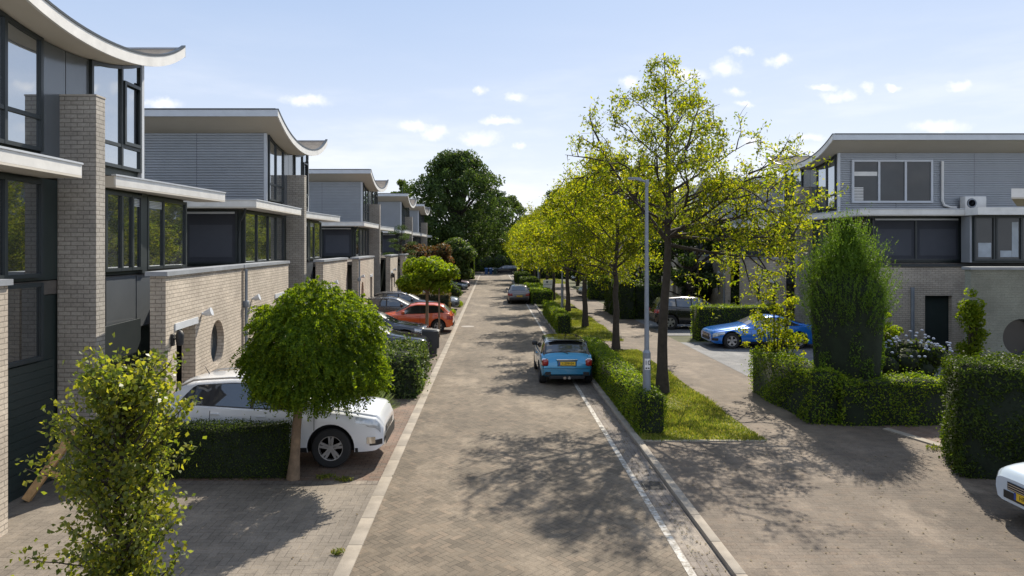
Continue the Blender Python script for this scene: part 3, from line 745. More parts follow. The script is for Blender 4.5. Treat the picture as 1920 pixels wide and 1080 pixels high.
GL = 'houses with swooping roofs along the left of the street'
GR = 'houses with swooping roofs along the right of the street'
lefts = [
 (12.95, 'nearest grey brick house on the left, cut off by the edge, with dark garage', ((.9, .85), (.36, 6.5)), ((.45, -7.7), (.10, -2.5))),
 (27.30, 'second house on the left, wide corrugated gable behind the white off-road car', ((.62, .5), (.22, 7.0)), ((.35, -7.65), (-.1, -1.8))),
 (45.60, 'third house on the left, above the row of parked cars and the round lime tree', ((.62, .5), (.22, 7.0)), ((.62, -10.6), (.12, -3.0))),
 (64.10, 'fourth house on the left, with thin rod aerial and cloud pruned pine before it', ((.62, .5), (.22, 5.6)), ((.62, -10.8), (.12, -3.0))),
 (78.60, 'farthest house on the left, half hidden behind the reddish shrub and big dark tree', ((.62, .5), (.22, 5.0)), ((.62, -8.2), (.12, -2.6)))]
for P, lab, A_, B_ in lefts:
    r, sx = house(-1, 7.4, P, 'terraced_house', lab, GL, A=A_, B=B_, detail=P < 60)
    if P == 12.95:   # curtain behind the nearest middle window
        b = MB(sx)
        pts = [[(-.672+.0*math.sin(i*1.1), -1.5+i*.05, z) for i in range(13)] for z in (3.85, 5.4)]
    if P == 64.10:
        b = MB(sx); b.tube([(-1.2, 1.0, 8.1), (-1.0, 1.1, 10.2)], [.02, .008], 6); b.build('aerial', m_steel, r)
rights = [
 (32.5, 'nearest swoop roofed house on the right, air conditioner below its white gable window'),
 (50.7, 'second swoop roofed house on the right, gable glimpsed through the yellow green street tree'),
 (69.0, 'third swoop roofed house on the right, mostly hidden behind the row of street trees'),
 (87.3, 'farthest swoop roofed house on the right, behind the far street trees')]
for P, lab in rights:
    B_ = ((-.2, -4.9), (-.25, -2.3)) if P == 32.5 else ((.62, -10.0), (.12, -3.0))
    r, sx = house(1, 14.3, P, 'terraced_house', lab, GR, A=((.62, .5), (.22, 7.0)), B=B_, detail=P < 60)
    if P == 32.5:
        Y = -2.47
        w = window(r, sx, 'a', Y-.02, -4.75, -1.25, 6.25, 8.12, muls=(-3.57, -2.42), fm=m_trim, fw=.09, gm=m_glassdark, name='gable_window')
        b = MB(sx); b.box(-2.35, -1.35, Y-.045, Y-.04, 7.42, 7.60); b.build('roller_blind', m_white, w); b = MB(sx)
        for i in range(9): b.box(-1.75, -1.36, Y-.045, Y-.04, 6.36+i*.065, 6.40+i*.065)
        b.build('blind', m_white, w)
        b = MB(sx); b.tube([(-5.15, Y-.07, 8.05), (-5.15, Y-.07, 6.35), (-5.22, Y-.07, 6.15), (-5.5, Y-.07, 6.05), (-5.75, Y-.07, 6.05)], .055, 8); b.build('conduit', m_white, r, smooth=60)
        ac = MB(sx); ac.box(-6.75, -5.85, Y-.50, Y-.14, 5.93, 6.50, .02)
        a_ = ac.build('air_conditioner', m_white, r, smooth=40)
        g = MB(sx); cx, cz = -6.12, 6.21
        vs = []; g.lathe([(.20, -.012), (.205, 0), (.001, 0)], (cx, Y-.502, cz), 'y', 24); g.build('fan_opening', m_black, a_)
        g = MB(sx)
        for rr in (.06, .10, .14, .18): g.lathe([(rr, -.006), (rr+.008, -.006), (rr+.008, 0), (rr, 0)], (cx, Y-.520, cz), 'y', 24)
        for i in range(8):
            an = math.pi*i/4; g.tube([(cx, Y-.523, cz), (cx+.2*math.cos(an), Y-.523, cz+.2*math.sin(an))], .004, 4)
        g.build('fan_grille', m_steel, a_)
        # ground storey brick end wall with doorway and pipe
        b = MB(sx)
        b.box(-2.77, -.55, -5.15, -4.95, 0, 3.56); b.box(-7.5, -3.83, -5.15, -4.95, 0, 3.56); b.box(-3.83, -2.77, -5.15, -4.95, 2.42, 3.56)
        b.build('brick_end_wall', m_brick, r)
        b = MB(sx); b.box(-7.5, -.5, -5.2, -4.9, 3.56, 3.66); b.build('wall_coping', m_dark, r)
        b = MB(sx); b.box(-3.83, -2.77, -4.7, -4.66, .02, 2.42); d_ = b.build('door', m_dark, r)
        b = MB(sx); b.box(-3.42, -3.20, -4.72, -4.705, .5, 2.1); b.build('door_light', m_curt, d_)
        b = MB(sx); b.tube([(-2.25, -5.2, 2.75), (-2.25, -5.2, .05)], .07, 10); b.build('rainwater_pipe', m_steel, r, smooth=60)
        # glazed bay on the middle floor
        b = MB(sx); b.box(-8.9, -4.25, -5.7, -5.16, 3.72, 5.56); b.build('bay', m_panel, r)
        w = window(r, sx, 'a', -5.73, -8.3, -4.28, 3.80, 5.52, muls=(-5.05, -5.15, -6.1, -7.1), gm=m_glassdark, name='bay_window')
        b = MB(sx); 
        for q_ in ((-6.0, -5.75, 3.95, 5.3), (-5.74, -5.3, 3.95, 4.2), (-7.0, -6.65, 3.95, 5.3), (-4.95, -4.45, 3.95, 4.5)):
            b = MB(sx); b.box(q_[0], q_[1], -5.75, -5.746, q_[2], q_[3]); b.build('curtain', m_curt, w)
        b = MB(sx); b.box(-4.24, -4.16, -5.7, -5.2, 3.74, 5.55); b.build('bay_side_panel', m_clad, r)
        b = MB(sx); b.box(-9, -4.1, -6.25, -5.56, 5.56, 5.60); c_ = b.build('bay_canopy', m_soffit, r)
        b = MB(sx); b.box(-9, -4.1, -6.295, -6.25, 5.56, 5.84); b.box(-4.1, -4.055, -6.295, -5.58, 5.56, 5.84); b.build('canopy_fascia', m_white, c_)
m_brick_dull = brickmat('dull_grey_brick', (.29,.295,.25), (.275,.28,.238), (.255,.258,.22), dirt=.3)
# near corner house on the right: brick block with a round window
r = empty('corner_house', (18, 24, 0)); tag(r, 'near brick block at the right edge with a round window above the tall hedge', 'house')
def offs(pts): return [(x-18, y-24) for x, y in pts]
wall_with_openings(r, 1, (15.4-18, 22.3-24), (22-18, 22.3-24), 3.60, .30, win=(1.62, 1.42, .60), name='brick_wall', m=m_brick_dull)
b = MB(); b.prism(offs([(15.75, 22.62), (22, 22.62), (22, 25.2), (17.6, 25.2)]), 'z', 0, 3.55); b.build('ground_storey', m_panel, r)
b = MB(); b.prism(offs([(13.25, 17.7), (19, 17.7), (19, 21.0), (15.9, 21.0)]), 'z', 5.56, 5.60); c_ = b.build('canopy', m_soffit, r)
b = MB(); b.prism(offs([(13.25, 17.7), (19, 17.7), (19, 21.0), (15.9, 21.0)]), 'z', 5.602, 5.82); b.build('canopy_fascia', m_white, c_)
# ------------------------------------------------------------------ cars
def paint(name, c, metal=.3, rough=.28):
    return mat(name, c, rough, metal, .03, .5, coat=1.0)
m_cglass = glassmat('car_glass', (.006, .007, .009), .10, .01, 0)
m_tyre = mat('tyre_rubber', (.02, .02, .021), .85)
m_rim = mat('alloy_rim', (.42, .42, .43), .3, .8, .05)
m_rimd = mat('dark_alloy_rim', (.10, .10, .11), .35, .7, .05)
m_chrome = mat('chrome', (.65, .65, .66), .12, 1, 0)
m_red_l = mat('tail_lamp_red', (.30, .012, .012), .15, 0, .1, coat=1)
m_head = mat('headlamp_lens', (.50, .53, .56), .12, .3, .25, 12, coat=1)
m_plate = mat('yellow_plate', (.72, .47, .03), .45)
m_plateb = mat('plate_blue_band', (.02, .06, .32), .5)
m_ink = mat('black_ink', (.012, .012, .012), .6)
m_seat = mat('car_seat_cloth', (.10, .10, .105), .9)

def text_mesh(name, s, size, m, parent, loc, rot, ext=.001):
    cu = bpy.data.curves.new('t', 'FONT'); cu.body = s; cu.size = size; cu.extrude = ext; cu.align_x = 'CENTER'; cu.align_y = 'CENTER'
    to = bpy.data.objects.new('t', cu); C.objects.link(to)
    dg = bpy.context.evaluated_depsgraph_get(); dg.update()
    me = bpy.data.meshes.new_from_object(to.evaluated_get(dg)); bpy.data.objects.remove(to); bpy.data.curves.remove(cu)
    me.name = name; me.materials.clear(); me.materials.append(m)
    o = bpy.data.objects.new(name, me); C.objects.link(o); o.parent = parent; o.location = loc; o.rotation_euler = rot
    return o

def wheel_mesh(root, x, y, r, wid, rimm, out, spokes=5):
    """out = +1/-1 outward y direction"""
    b = MB(); h = wid/2
    b.lathe([(r*.62, -h), (r*.93, -h), (r, -h*.75), (r, h*.75), (r*.93, h), (r*.62, h)], (0, 0, 0), 'y', 32, caps=False)
    t = b.build('wheel', m_tyre, root, smooth=40); t.location = (x, y, r)
    b = MB(); o = out*h
    b.lathe([(r*.64, o*.3), (r*.64, o*.98), (r*.585, o*.96), (r*.56, o*.4)], (0, 0, 0), 'y', 32, caps=False)
    b.lathe([(.001, o*.9), (r*.13, o*.9), (r*.15, o*.6)], (0, 0, 0), 'y', 16)
    for i in range(spokes):
        a = 2*math.pi*i/spokes + .3
        ca, sa = math.cos(a), math.sin(a)
        def pt(rad, off, yy): return (rad*ca - off*sa, yy, rad*sa + off*ca)
        for s_ in ((-1, 1) if spokes == 5 and rimm is m_rim else (0,)):
            c0 = s_*.045*r; w0, w1 = .075*r, .06*r
            if not s_: w0, w1 = .06*r, .075*r
            vs = [pt(r*.1, c0*.5-w0, o*.86), pt(r*.1, c0*.5+w0, o*.86), pt(r*.59, c0*2.2+w1, o*.93), pt(r*.59, c0*2.2-w1, o*.93),
                  pt(r*.1, c0*.5-w0, o*.5), pt(r*.1, c0*.5+w0, o*.5), pt(r*.59, c0*2.2+w1, o*.6), pt(r*.59, c0*2.2-w1, o*.6)]
            b.add(vs, [(0,1,2,3),(4,7,6,5),(0,3,7,4),(1,5,6,2),(0,4,5,1),(3,2,6,7)])
    b.build('rim', rimm, t, smooth=30)
    b = MB(); b.lathe([(.001, o*.25), (r*.6, o*.25)], (0, 0, 0), 'y', 24); b.build('brake_disc', m_black, t)

TYPES = {
 'suv': dict(L=4.45, W=.90, r=.385, ax=(1.0, 3.67), zs=.27, Wr=.66,
   top=[(0,.74),(.04,.97),(.12,1.05),(.5,1.11),(1.05,1.18),(1.22,1.19),(1.95,1.63),(2.3,1.70),(3.0,1.72),(3.7,1.68),(4.05,1.62),(4.30,1.25),(4.40,1.05),(4.45,.85)],
   belt=[(0,.72),(.1,.93),(.6,1.03),(1.2,1.10),(2.5,1.13),(3.6,1.2),(4.3,1.18),(4.45,.84)], sw=(1.5, 4.0), ws=(1.27,1.93), rw=(4.06,4.27), pil=(2.55,3.35)),
 'mini': dict(L=3.85, W=.85, r=.32, ax=(.75, 3.25), zs=.22, Wr=.66,
   top=[(0,.68),(.05,.82),(.3,.90),(1.0,.97),(1.15,1.0),(1.6,1.35),(1.9,1.40),(2.8,1.41),(3.35,1.38),(3.50,1.36),(3.70,1.02),(3.78,.95),(3.83,.80),(3.85,.62)],
   belt=[(0,.66),(.1,.76),(1.1,.90),(2.5,.93),(3.5,.96),(3.75,.90),(3.85,.60)], sw=(1.3, 3.42), ws=(1.18,1.58), rw=(3.50,3.69), pil=(2.3,)),
 'hatch': dict(L=4.15, W=.88, r=.32, ax=(.85, 3.42), zs=.22, Wr=.64,
   top=[(0,.66),(.06,.80),(.3,.88),(1.0,.98),(1.2,1.02),(1.95,1.40),(2.3,1.47),(3.2,1.46),(3.65,1.38),(4.0,1.02),(4.08,.92),(4.15,.70)],
   belt=[(0,.64),(.1,.74),(1.1,.90),(2.5,.95),(3.6,1.0),(4.0,.96),(4.15,.66)], sw=(1.55, 3.7), ws=(1.24,1.93), rw=(3.68,3.98), pil=(2.5,)),
 'estate': dict(L=4.75, W=.90, r=.34, ax=(.95, 3.75), zs=.22, Wr=.65,
   top=[(0,.66),(.06,.80),(.3,.88),(1.2,1.0),(1.4,1.04),(2.15,1.42),(2.6,1.49),(3.6,1.48),(4.2,1.42),(4.5,1.1),(4.65,.95),(4.75,.70)],
   belt=[(0,.64),(.1,.74),(1.2,.92),(2.7,.97),(3.8,1.0),(4.5,1.0),(4.75,.66)], sw=(1.75, 4.3), ws=(1.45,2.12), rw=(4.23,4.48), pil=(2.7,3.65)),
 'saloon': dict(L=4.64, W=.91, r=.335, ax=(.82, 3.62), zs=.18, Wr=.62,
   top=[(0,.60),(.06,.74),(.3,.82),(1.2,.95),(1.45,1.0),(2.15,1.33),(2.6,1.38),(3.0,1.36),(3.9,1.08),(4.3,1.0),(4.58,.95),(4.64,.70)],
   belt=[(0,.58),(.1,.68),(1.3,.87),(2.7,.92),(3.8,.97),(4.5,.92),(4.64,.66)], sw=(1.8, 3.7), ws=(1.52,2.13), rw=(3.15,3.85), pil=(2.85,)),
}
def smooth_interp(tab):
    xs = np.array([p[0] for p in tab]); zs_ = np.array([p[1] for p in tab])
    def f(x):
        v = 0
        for o, w in ((-.05, .2), (-.025, .2), (0, .2), (.025, .2), (.05, .2)): v += w*np.interp(min(max(x+o, xs[0]), xs[-1]), xs, zs_)
        return float(v)
    return f
_cuts = None
def car(name, typ, label, cat, loc, rz, pm, rimm=None, roofm=None, group=None, rails=False, plate=None, plate_front=None, claddin=None, tail='box', front=True, spokes=5):
    T = TYPES[typ]; L, Wd, zsill, Wr = T['L'], T['W'], T['zs'], T['Wr']; rimm = rimm or m_rim
    root = empty(name, loc, rz); tag(root, label, cat, group)
    ft, fb = smooth_interp(T['top']), smooth_interp(T['belt'])
    wx = [(0,.74),(.03,.82),(.1,.90),(.25,.955),(.6,.99),(1.0,1)] ; wy = [(L-.9,1),(L-.4,.985),(L-.15,.95),(L-.04,.90),(L,.84)]
    fw_ = smooth_interp([(x, w*Wd) for x, w in wx]+[(x, w*Wd) for x, w in wy])
    fz = smooth_interp([(0,zsill+.12),(.12,zsill+.02),(.5,zsill),(L-.5,zsill),(L-.12,zsill+.05),(L,zsill+.16)])
    NR = 8
    def section(x):
        w = fw_(x); zt = ft(x); zb = min(fb(x), zt-.03); z0 = fz(x); zm = z0 + (zb-z0)*.55
        gh = zt-zb; r = min(.13, gh*.8); wr = w*.9 - (w*.9-Wr)*min(1, gh/.42)
        pts = [(0, z0), (w*.8, z0), (w*.94, z0+.03), (w*.985, z0+.14), (w, zm), (w*.99, zb-(zb-zm)*.35), (w*.955, zb-.015), (w*.93, zb)]
        for k in (1/3, 2/3, 1): pts.append((w*.93+(wr-w*.93)*k, zb+(gh-r)*k))
        for i in range(1, NR+1):
            a = math.pi/2*i/NR; pts.append((wr*math.cos(a)**.75 if i < NR else 0, zt-r+r*math.sin(a)**.8))
        return pts
    def topz(x, y):
        p = section(x)[10:]; return float(np.interp(-abs(y), [-q[0] for q in p], [q[1] for q in p]))
    def sideY(x, z):
        p = section(x)[2:11]; return float(np.interp(z, [q[1] for q in p], [q[0] for q in p]))
    xs = sorted(set([0, .015, .04, .08, .14] + [round(.2+i*(L-.4)/38, 4) for i in range(39)] + [L-.14, L-.08, L-.04, L-.015, L]))
    b = MB(); rings = []
    vs = []; fs = []
    for x in xs:
        p = section(x); ring = [(L/2-x, y, z) for y, z in p] + [(L/2-x, -y, z) for y, z in reversed(p[1:-1])]
        vs += ring
    n = len(ring)
    for i in range(len(xs)-1):
        for j in range(n): fs.append((i*n+j, i*n+(j+1) % n, (i+1)*n+(j+1) % n, (i+1)*n+j))
    fs.append(tuple(range(n-1, -1, -1))); fs.append(tuple((len(xs)-1)*n+j for j in range(n)))
    b.add(vs, fs)
    body = b.build('body', [pm, m_black, roofm or pm], root)
    cut = MB(); cut.mi = 1
    for ax in T['ax']:
        for s in (-1, 1): cut.lathe([(T['r']+.075, s*(Wd-.30)), (T['r']+.075, s*(Wd+.2))], (L/2-ax, 0, T['r']+.01), 'y', 36)
    co = cut.build('cut', [pm, m_black], root); md = body.modifiers.new('b', 'BOOLEAN'); md.operation = 'DIFFERENCE'; md.object = co; md.solver = 'EXACT'
    dg = bpy.context.evaluated_depsgraph_get(); dg.update()
    me = bpy.data.meshes.new_from_object(body.evaluated_get(dg)); body.modifiers.clear(); body.data = me; bpy.data.objects.remove(co)
    if roofm:
        for p in me.polygons:
            if p.center.z > 1.22 and T['ws'][1]-.35 < L/2-p.center.x < T['rw'][0]+.05 and p.material_index == 0: p.material_index = 2
            elif p.center.z > fb(L/2-p.center.x)+.02 and T['ws'][0] < L/2-p.center.x < T['rw'][1] and p.material_index == 0: p.material_index = 2
    me.polygons.foreach_set('use_smooth', [True]*len(me.polygons)); me.set_sharp_from_angle(angle=R(32))
    # side glass
    x0, x1 = T['sw']
    def side_patch(nm, xa, xb, zlo, zhi, m, off, par, s, nx=12, nz=4):
        P = []
        for i in range(nx+1):
            x = xa+(xb-xa)*i/nx; lo = zlo(x) if callable(zlo) else zlo; hi = zhi(x) if callable(zhi) else zhi; hi = max(hi, lo+.002)
            P.append([(L/2-x, s*(sideY(x, lo+(hi-lo)*j/nz)+off), lo+(hi-lo)*j/nz) for j in range(nz+1)])
        bb = MB(); bb.grid(P); return bb.build(nm, m, par, smooth=179)
    zlo = lambda x: fb(x)+.03
    def zhi(x):
        v = ft(x)-.115
        e = min((x-x0)/.25, 1) if x < x0+.25 else (min((x1-x)/.28, 1) if x > x1-.28 else 1)
        return zlo(x)+max(0, (v-zlo(x))*max(0, e)**.7)
    cutsx = [x0]+list(T['pil'])+[x1]
    for s in (-1, 1):
        tr = side_patch('window_trim', x0-.02, x1+.02, lambda x: zlo(x)-.02, lambda x: zhi(min(max(x, x0), x1))+.012, m_black, .003, root, s, 30)
        for k in range(len(cutsx)-1):
            a, c_ = cutsx[k]+(.035 if k else 0), cutsx[k+1]-(.035 if k < len(cutsx)-2 else 0)
            side_patch('side_window', a, c_, zlo, zhi, m_cglass, .009, root, s, 14)
    # windscreens
    def top_patch(nm, xa, xb, fr, m, off, par, ny=12, nx=5):
        P = []
        for i in range(nx+1):
            x = xa+(xb-xa)*i/nx; dz = (ft(x+.02)-ft(x-.02))/.04; nn = math.hypot(1, dz)
            wr = section(x)[10][0]*fr
            P.append([(L/2-(x-dz/nn*off), wr*(2*j/ny-1), topz(x, wr*(2*j/ny-1))+off/nn) for j in range(ny+1)])
        bb = MB(); bb.grid(P); return bb.build(nm, m, par, smooth=179)
    top_patch('windscreen', T['ws'][0], T['ws'][1], .90, m_cglass, .012, root)
    top_patch('rear_window', T['rw'][0], T['rw'][1], .90, m_cglass, .012, root)
    # wheels
    for ax in T['ax']:
        for s in (-1, 1): wheel_mesh(root, L/2-ax, s*(Wd-.125), T['r'], .22, rimm, s, spokes)
    # seams, sills, mirrors, handles
    for s in (-1, 1):
        for xs_ in [T['sw'][0]-.18]+list(T['pil'])+([] if typ in ('mini', 'saloon') and len(T['pil']) < 2 else []):
            lo_ = zsill+.1
            for ax in T['ax']:
                if abs(xs_-ax) < T['r']+.075: lo_ = T['r']+.01+math.sqrt((T['r']+.075)**2-(xs_-ax)**2)+.01
            P = [[(L/2-x, s*(sideY(x, z)+.002), z) for z in np.linspace(lo_, fb(xs_), 7)] for x in (xs_-.006, xs_+.006)]
            bb = MB(); bb.grid(P); bb.build('door_seam', m_black, root)
    for s in (-1, 1):
        side_patch('sill_trim', T['ax'][0]+T['r']+.08, T['ax'][1]-T['r']-.08, zsill+.03, zsill+.13, m_black, .006, root, s)
        bb = MB(); x = T['sw'][0]-.02+.12; z = fb(x)+.10; y = s*(sideY(x, z-.05)+.10)
        bb.box(L/2-x-.06, L/2-x+.09, y-.09, y+.09, z-.07, z+.08, .045); bb.box(L/2-x-.02, L/2-x+.03, y-s*.16, y-s*.05, z-.06, z-.02)
        mo = bb.build('mirror', [pm if not roofm else m_black], root, smooth=60)
        for xh in ([x0+.85]+([x0+1.75] if len(T['pil']) > 1 or typ in ('hatch',) else [])):
            bb = MB(); yh = sideY(xh, fb(xh)-.12); bb.box(L/2-xh-.09, L/2-xh+.09, s*(yh-.005), s*(yh+.03), fb(xh)-.135, fb(xh)-.105, .01); bb.build('door_handle', pm, root, smooth=60)
    if rails:
        for s in (-1, 1):
            bb = MB(); pts = [(L/2-x, s*(section(x)[10][0]-.04), topz(x, section(x)[10][0]-.04)+(.06 if 0 < i < 8 else .0)) for i, x in enumerate(np.linspace(T['ws'][1]+.15, T['rw'][0]-.05, 9))]
            bb.tube(pts, .02, 6); bb.build('roof_rail', m_rim if rails == 'silver' else m_black, root, smooth=60)
    bb = MB(); xa = T['rw'][0]-.35; bb.tube([(L/2-xa, 0, ft(xa)), (L/2-xa-.10, 0, ft(xa)+.16)], [.012, .004], 5); bb.build('aerial', m_black, root)
    # front
    def frontpatch(nm, y0, y1, z0, z1, m, off, par, ny=10):
        P = []
        for zz in np.linspace(z0, z1, 5):
            row = []
            for y in np.linspace(y0, y1, ny+1):
                # find x where half-width reaches |y| at this height
                x = 0.0
                while x < .8 and (sideY(x, zz) < abs(y) or ft(x) < zz): x += .01
                row.append((L/2-x+off, y, zz))
            P.append(row)
        q = MB(); q.grid(P); return q.build(nm, m, par, smooth=179)
    hz = .5*(zsill+fb(.1))+.10
    for s in (-1, 1):
        side_patch('headlight', .05, .52, lambda x: fb(x)-.165+.03*(x > .3), lambda x: fb(x)-.02, m_head, .012, root, s, 10)
        side_patch('front_corner_trim', .02, .25, zsill+.16, zsill+.27, m_black, .008, root, s, 8)
    if typ == 'suv':
        for s in (-1, 1):
            side_patch('fog_lamp', .14, .30, zsill+.20, zsill+.33, m_chrome, .014, root, s, 8)
            side_patch('wheel_arch_trim', T['ax'][0]-T['r']-.14, T['ax'][0]-T['r']-.085, zsill+.02, zsill+.12, m_black, .006, root, s, 3)
        frontpatch('lower_bumper', -.62, .62, zsill+.12, zsill+.34, m_black, .03, root)
    frontpatch('grille', -.42, .42, fb(0)-.13, fb(0)-.01, m_black, .012, root)
    frontpatch('lower_grille', -.5, .5, zsill+.16, zsill+.28, m_black, .012, root)
    bb = MB()
    for k in range(3): bb.box(L/2+.012, L/2+.022, -.40, .40, fb(0)-.115+k*.035, fb(0)-.103+k*.035)
    bb.build('grille_bar', m_chrome, root)
    if plate_front:
        pb = MB(); pb.box(L/2+.015, L/2+.03, -.26, .26, zsill+.20, zsill+.31); pp = pb.build('number_plate', m_plate, root)
        pb = MB(); pb.box(L/2+.031, L/2+.033, -.258, -.215, zsill+.202, zsill+.308); pb.build('plate_band', m_plateb, pp)
        text_mesh('plate_text', plate_front, .095, m_ink, pp, (L/2+.032, .02, zsill+.255), (R(90), 0, R(90)))
    # rear
    zr = fb(L-.1)
    if tail == 'mini':
        for s in (-1, 1):
            q = MB(); q.box(-L/2-.03, -L/2+.20, s*.56, s*.80, .60, .86, .07); tl = q.build('tail_light', m_chrome, root, smooth=60)
            q = MB(); q.box(-L/2-.045, -L/2+.15, s*.575, s*.785, .62, .845, .06); q.build('lens', m_red_l, tl, smooth=60)
            q = MB(); q.box(-L/2-.02, -L/2+.02, s*.50, s*.68, .33, .44, .01); q.build('bumper_vent', m_black, root)
            q = MB(); q.lathe([(.045, -.03), (.05, .03), (.035, .03), (.035, -.01)], (-L/2+.01, s*.07, .25), 'x', 14); q.build('exhaust_tip', m_chrome, root, smooth=50)
        q = MB(); q.box(-L/2-.015, -L/2+.05, -.55, .55, .22, .32, .01); q.build('rear_diffuser', m_black, root)
        q = MB(); q.box(-L/2-.005, -L/2+.06, -.31, .31, .60, .80, .02); rc = q.build('plate_recess', mat('recess_shade_blue', (.015,.10,.2), .4), root)  # raised panel; the recess's shade is put into its darker body blue
        q = MB(); q.box(-L/2-.03, -L/2+.03, -.33, .33, .795, .835, .012); q.build('boot_handle', m_chrome, root, smooth=50)
        q = MB(); q.box(L/2-T['rw'][0]-.16, L/2-T['rw'][0]+.14, -.56, .56, 1.385, 1.415, .012); q.build('roof_spoiler', roofm or pm, root, smooth=50)
        q = MB(); q.tube([(-L/2+.10, -.05, 1.0), (-L/2+.20, .32, 1.10)], .010, 5); q.build('rear_wiper', m_black, root)
        q = MB(); q.box(-L/2-.006, -L/2+.02, -.78, .78, .535, .545); q.build('boot_seam', m_black, root)
        pz, py = .70, 0
    else:
        for s in (-1, 1):
            q = MB(); P = []
            side_patch('tail_light', L-.30, L-.004, zr-.20, zr-.02, m_red_l, .012, root, s, 8)
            q.box(-L/2-.012, -L/2+.05, s*.50, s*.74, zr-.22, zr-.05, .01); q.build('tail_light', m_red_l, root, smooth=50)
        q = MB(); q.box(-L/2-.03, -L/2+.14, -.70, .70, zsill+.10, zsill+.30, .03); q.build('rear_bumper', claddin or m_black, root, smooth=50)
        q = MB(); q.box(-L/2-.012, -L/2+.02, -.60, .60, zr-.30, zr-.285); q.build('boot_seam', m_black, root)
        pz = .62 if typ != 'suv' else .8
    if plate:
        pb = MB(); pb.box(-L/2-.035, -L/2-.005, -.26, .26, pz-.058, pz+.058, .004); pp = pb.build('number_plate', m_plate, root)
        pb = MB(); pb.box(-L/2-.038, -L/2-.036, .215, .257, pz-.055, pz+.055); pb.build('plate_band', m_plateb, pp)
        text_mesh('plate_text', plate, .10, m_ink, pp, (-L/2-.037, -.02, pz), (R(90), 0, R(-90)))
    return root
p_white = paint('white_paint', (.70,.72,.75), 0, .3); p_blue = paint('sky_blue_paint', (.035,.26,.47), .35, .25)
p_blue2 = paint('bright_blue_paint', (.01,.16,.58), .3, .22); p_black = paint('black_paint', (.008,.009,.012), .1, .2)
p_navy = paint('dark_blue_paint', (.008,.012,.025), .2, .2); p_red = paint('orange_red_paint', (.70,.11,.02), .0, .28)
p_silver = paint('silver_paint', (.36,.37,.38), .6, .32); p_grey = paint('grey_brown_paint', (.16,.145,.145), .5, .3); p_slate = paint('slate_blue_paint', (.09,.12,.15), .4, .3)
p_grey2 = paint('dark_grey_paint', (.035,.035,.04), .3, .25); p_pale = paint('pale_blue_white_paint', (.50,.58,.66), 0, .3)

# X of nose, near side depth -> centre
def side_on(typ, nose_x, y_near, facing, z=.02):   # facing +1: nose toward +X
    T = TYPES[typ]; return (nose_x - facing*T['L']/2, y_near+T['W'], z), (0 if facing > 0 else math.pi)
def mk(typ, nose_x, y_near, facing, label, pm, name='parked_car', **k):
    z = k.pop('z', .02); rzz = k.pop('rz', 0); loc, rz = side_on(typ, nose_x, y_near, facing, z); return car(name, typ, label, 'car', loc, rz+rzz, pm, **k)
mk('suv', -2.14, 13.45, 1, 'white compact off-road car parked behind the low dark hedge and round tree', p_white, name='off_road_car', rails='silver')
car('parked_car', 'mini', 'light blue small hatchback with black roof and yellow plate parked at the right kerb', 'car', (2.33, 21.6+1.93, 0), R(90), p_blue, rimm=m_rimd, roofm=p_black, plate='1-ZPP-04', tail='mini')
car('parked_car', 'hatch', 'grey brown hatchback seen from behind, parked farther up the right kerb', 'car', (2.05, 53+2.07, 0), R(90), p_grey, plate='81-KXN-5')
mk('estate', -2.45, 26.0, 1, 'nearest black car in the left driveways, behind the ivy hedge and wheelie bin', p_black)
mk('estate', -2.85, 30.0, 1, 'second dark blue car in the left driveways, between the black car and the red one', p_navy, rails='black')
mk('hatch', -6.15, 35.0, -1, 'orange red hatchback with its tail toward the street', p_red, name='parked_car')
mk('estate', -3.3, 39.2, 1, 'dark grey estate car just beyond the red hatchback', p_grey2)
mk('estate', -3.2, 43.4, 1, 'dark estate car with silver roof rails, second beyond the red hatchback', p_grey2, rails='silver')
mk('hatch', -2.3, 47.5, 1, 'slate blue car with its nose beyond the brown clipped hedge', p_slate)
mk('hatch', -2.4, 67, 1, 'blue and silver car beside the dark shrub far up the left side', p_slate)
mk('hatch', -2.3, 71, 1, 'dark maroon car farthest up the left side', paint('maroon_paint', (.06,.01,.02), .3, .3))
mk('saloon', 9.25, 29.1, -1, 'bright blue coupe on the grey drive beside the yellow leaved shrub', p_blue2, rimm=m_rim, z=.056)
mk('suv', 12.9, 35.9, 1, 'black off-road car half hidden behind the trunk of the nearest street tree', p_black, name='off_road_car', z=.056, rimm=m_rim)
mk('hatch', 7.4, 59.5, -1, 'silver white car with its nose out of the drive behind the second street tree', p_silver, z=.05)
mk('hatch', 9.6, 84, -1, 'dark car far off on the right beyond the white notice board', p_navy, z=.05)
mk('estate', -.3, 113.5, -1, 'dark car parked across the far end of the street before the round shrubs', p_navy)
car('parked_car', 'hatch', 'pale blue white car cut off by the right edge below the tall hedge', 'car', (10.05, 10.3, .05), R(180), p_pale, plate_front='HR-95-K')
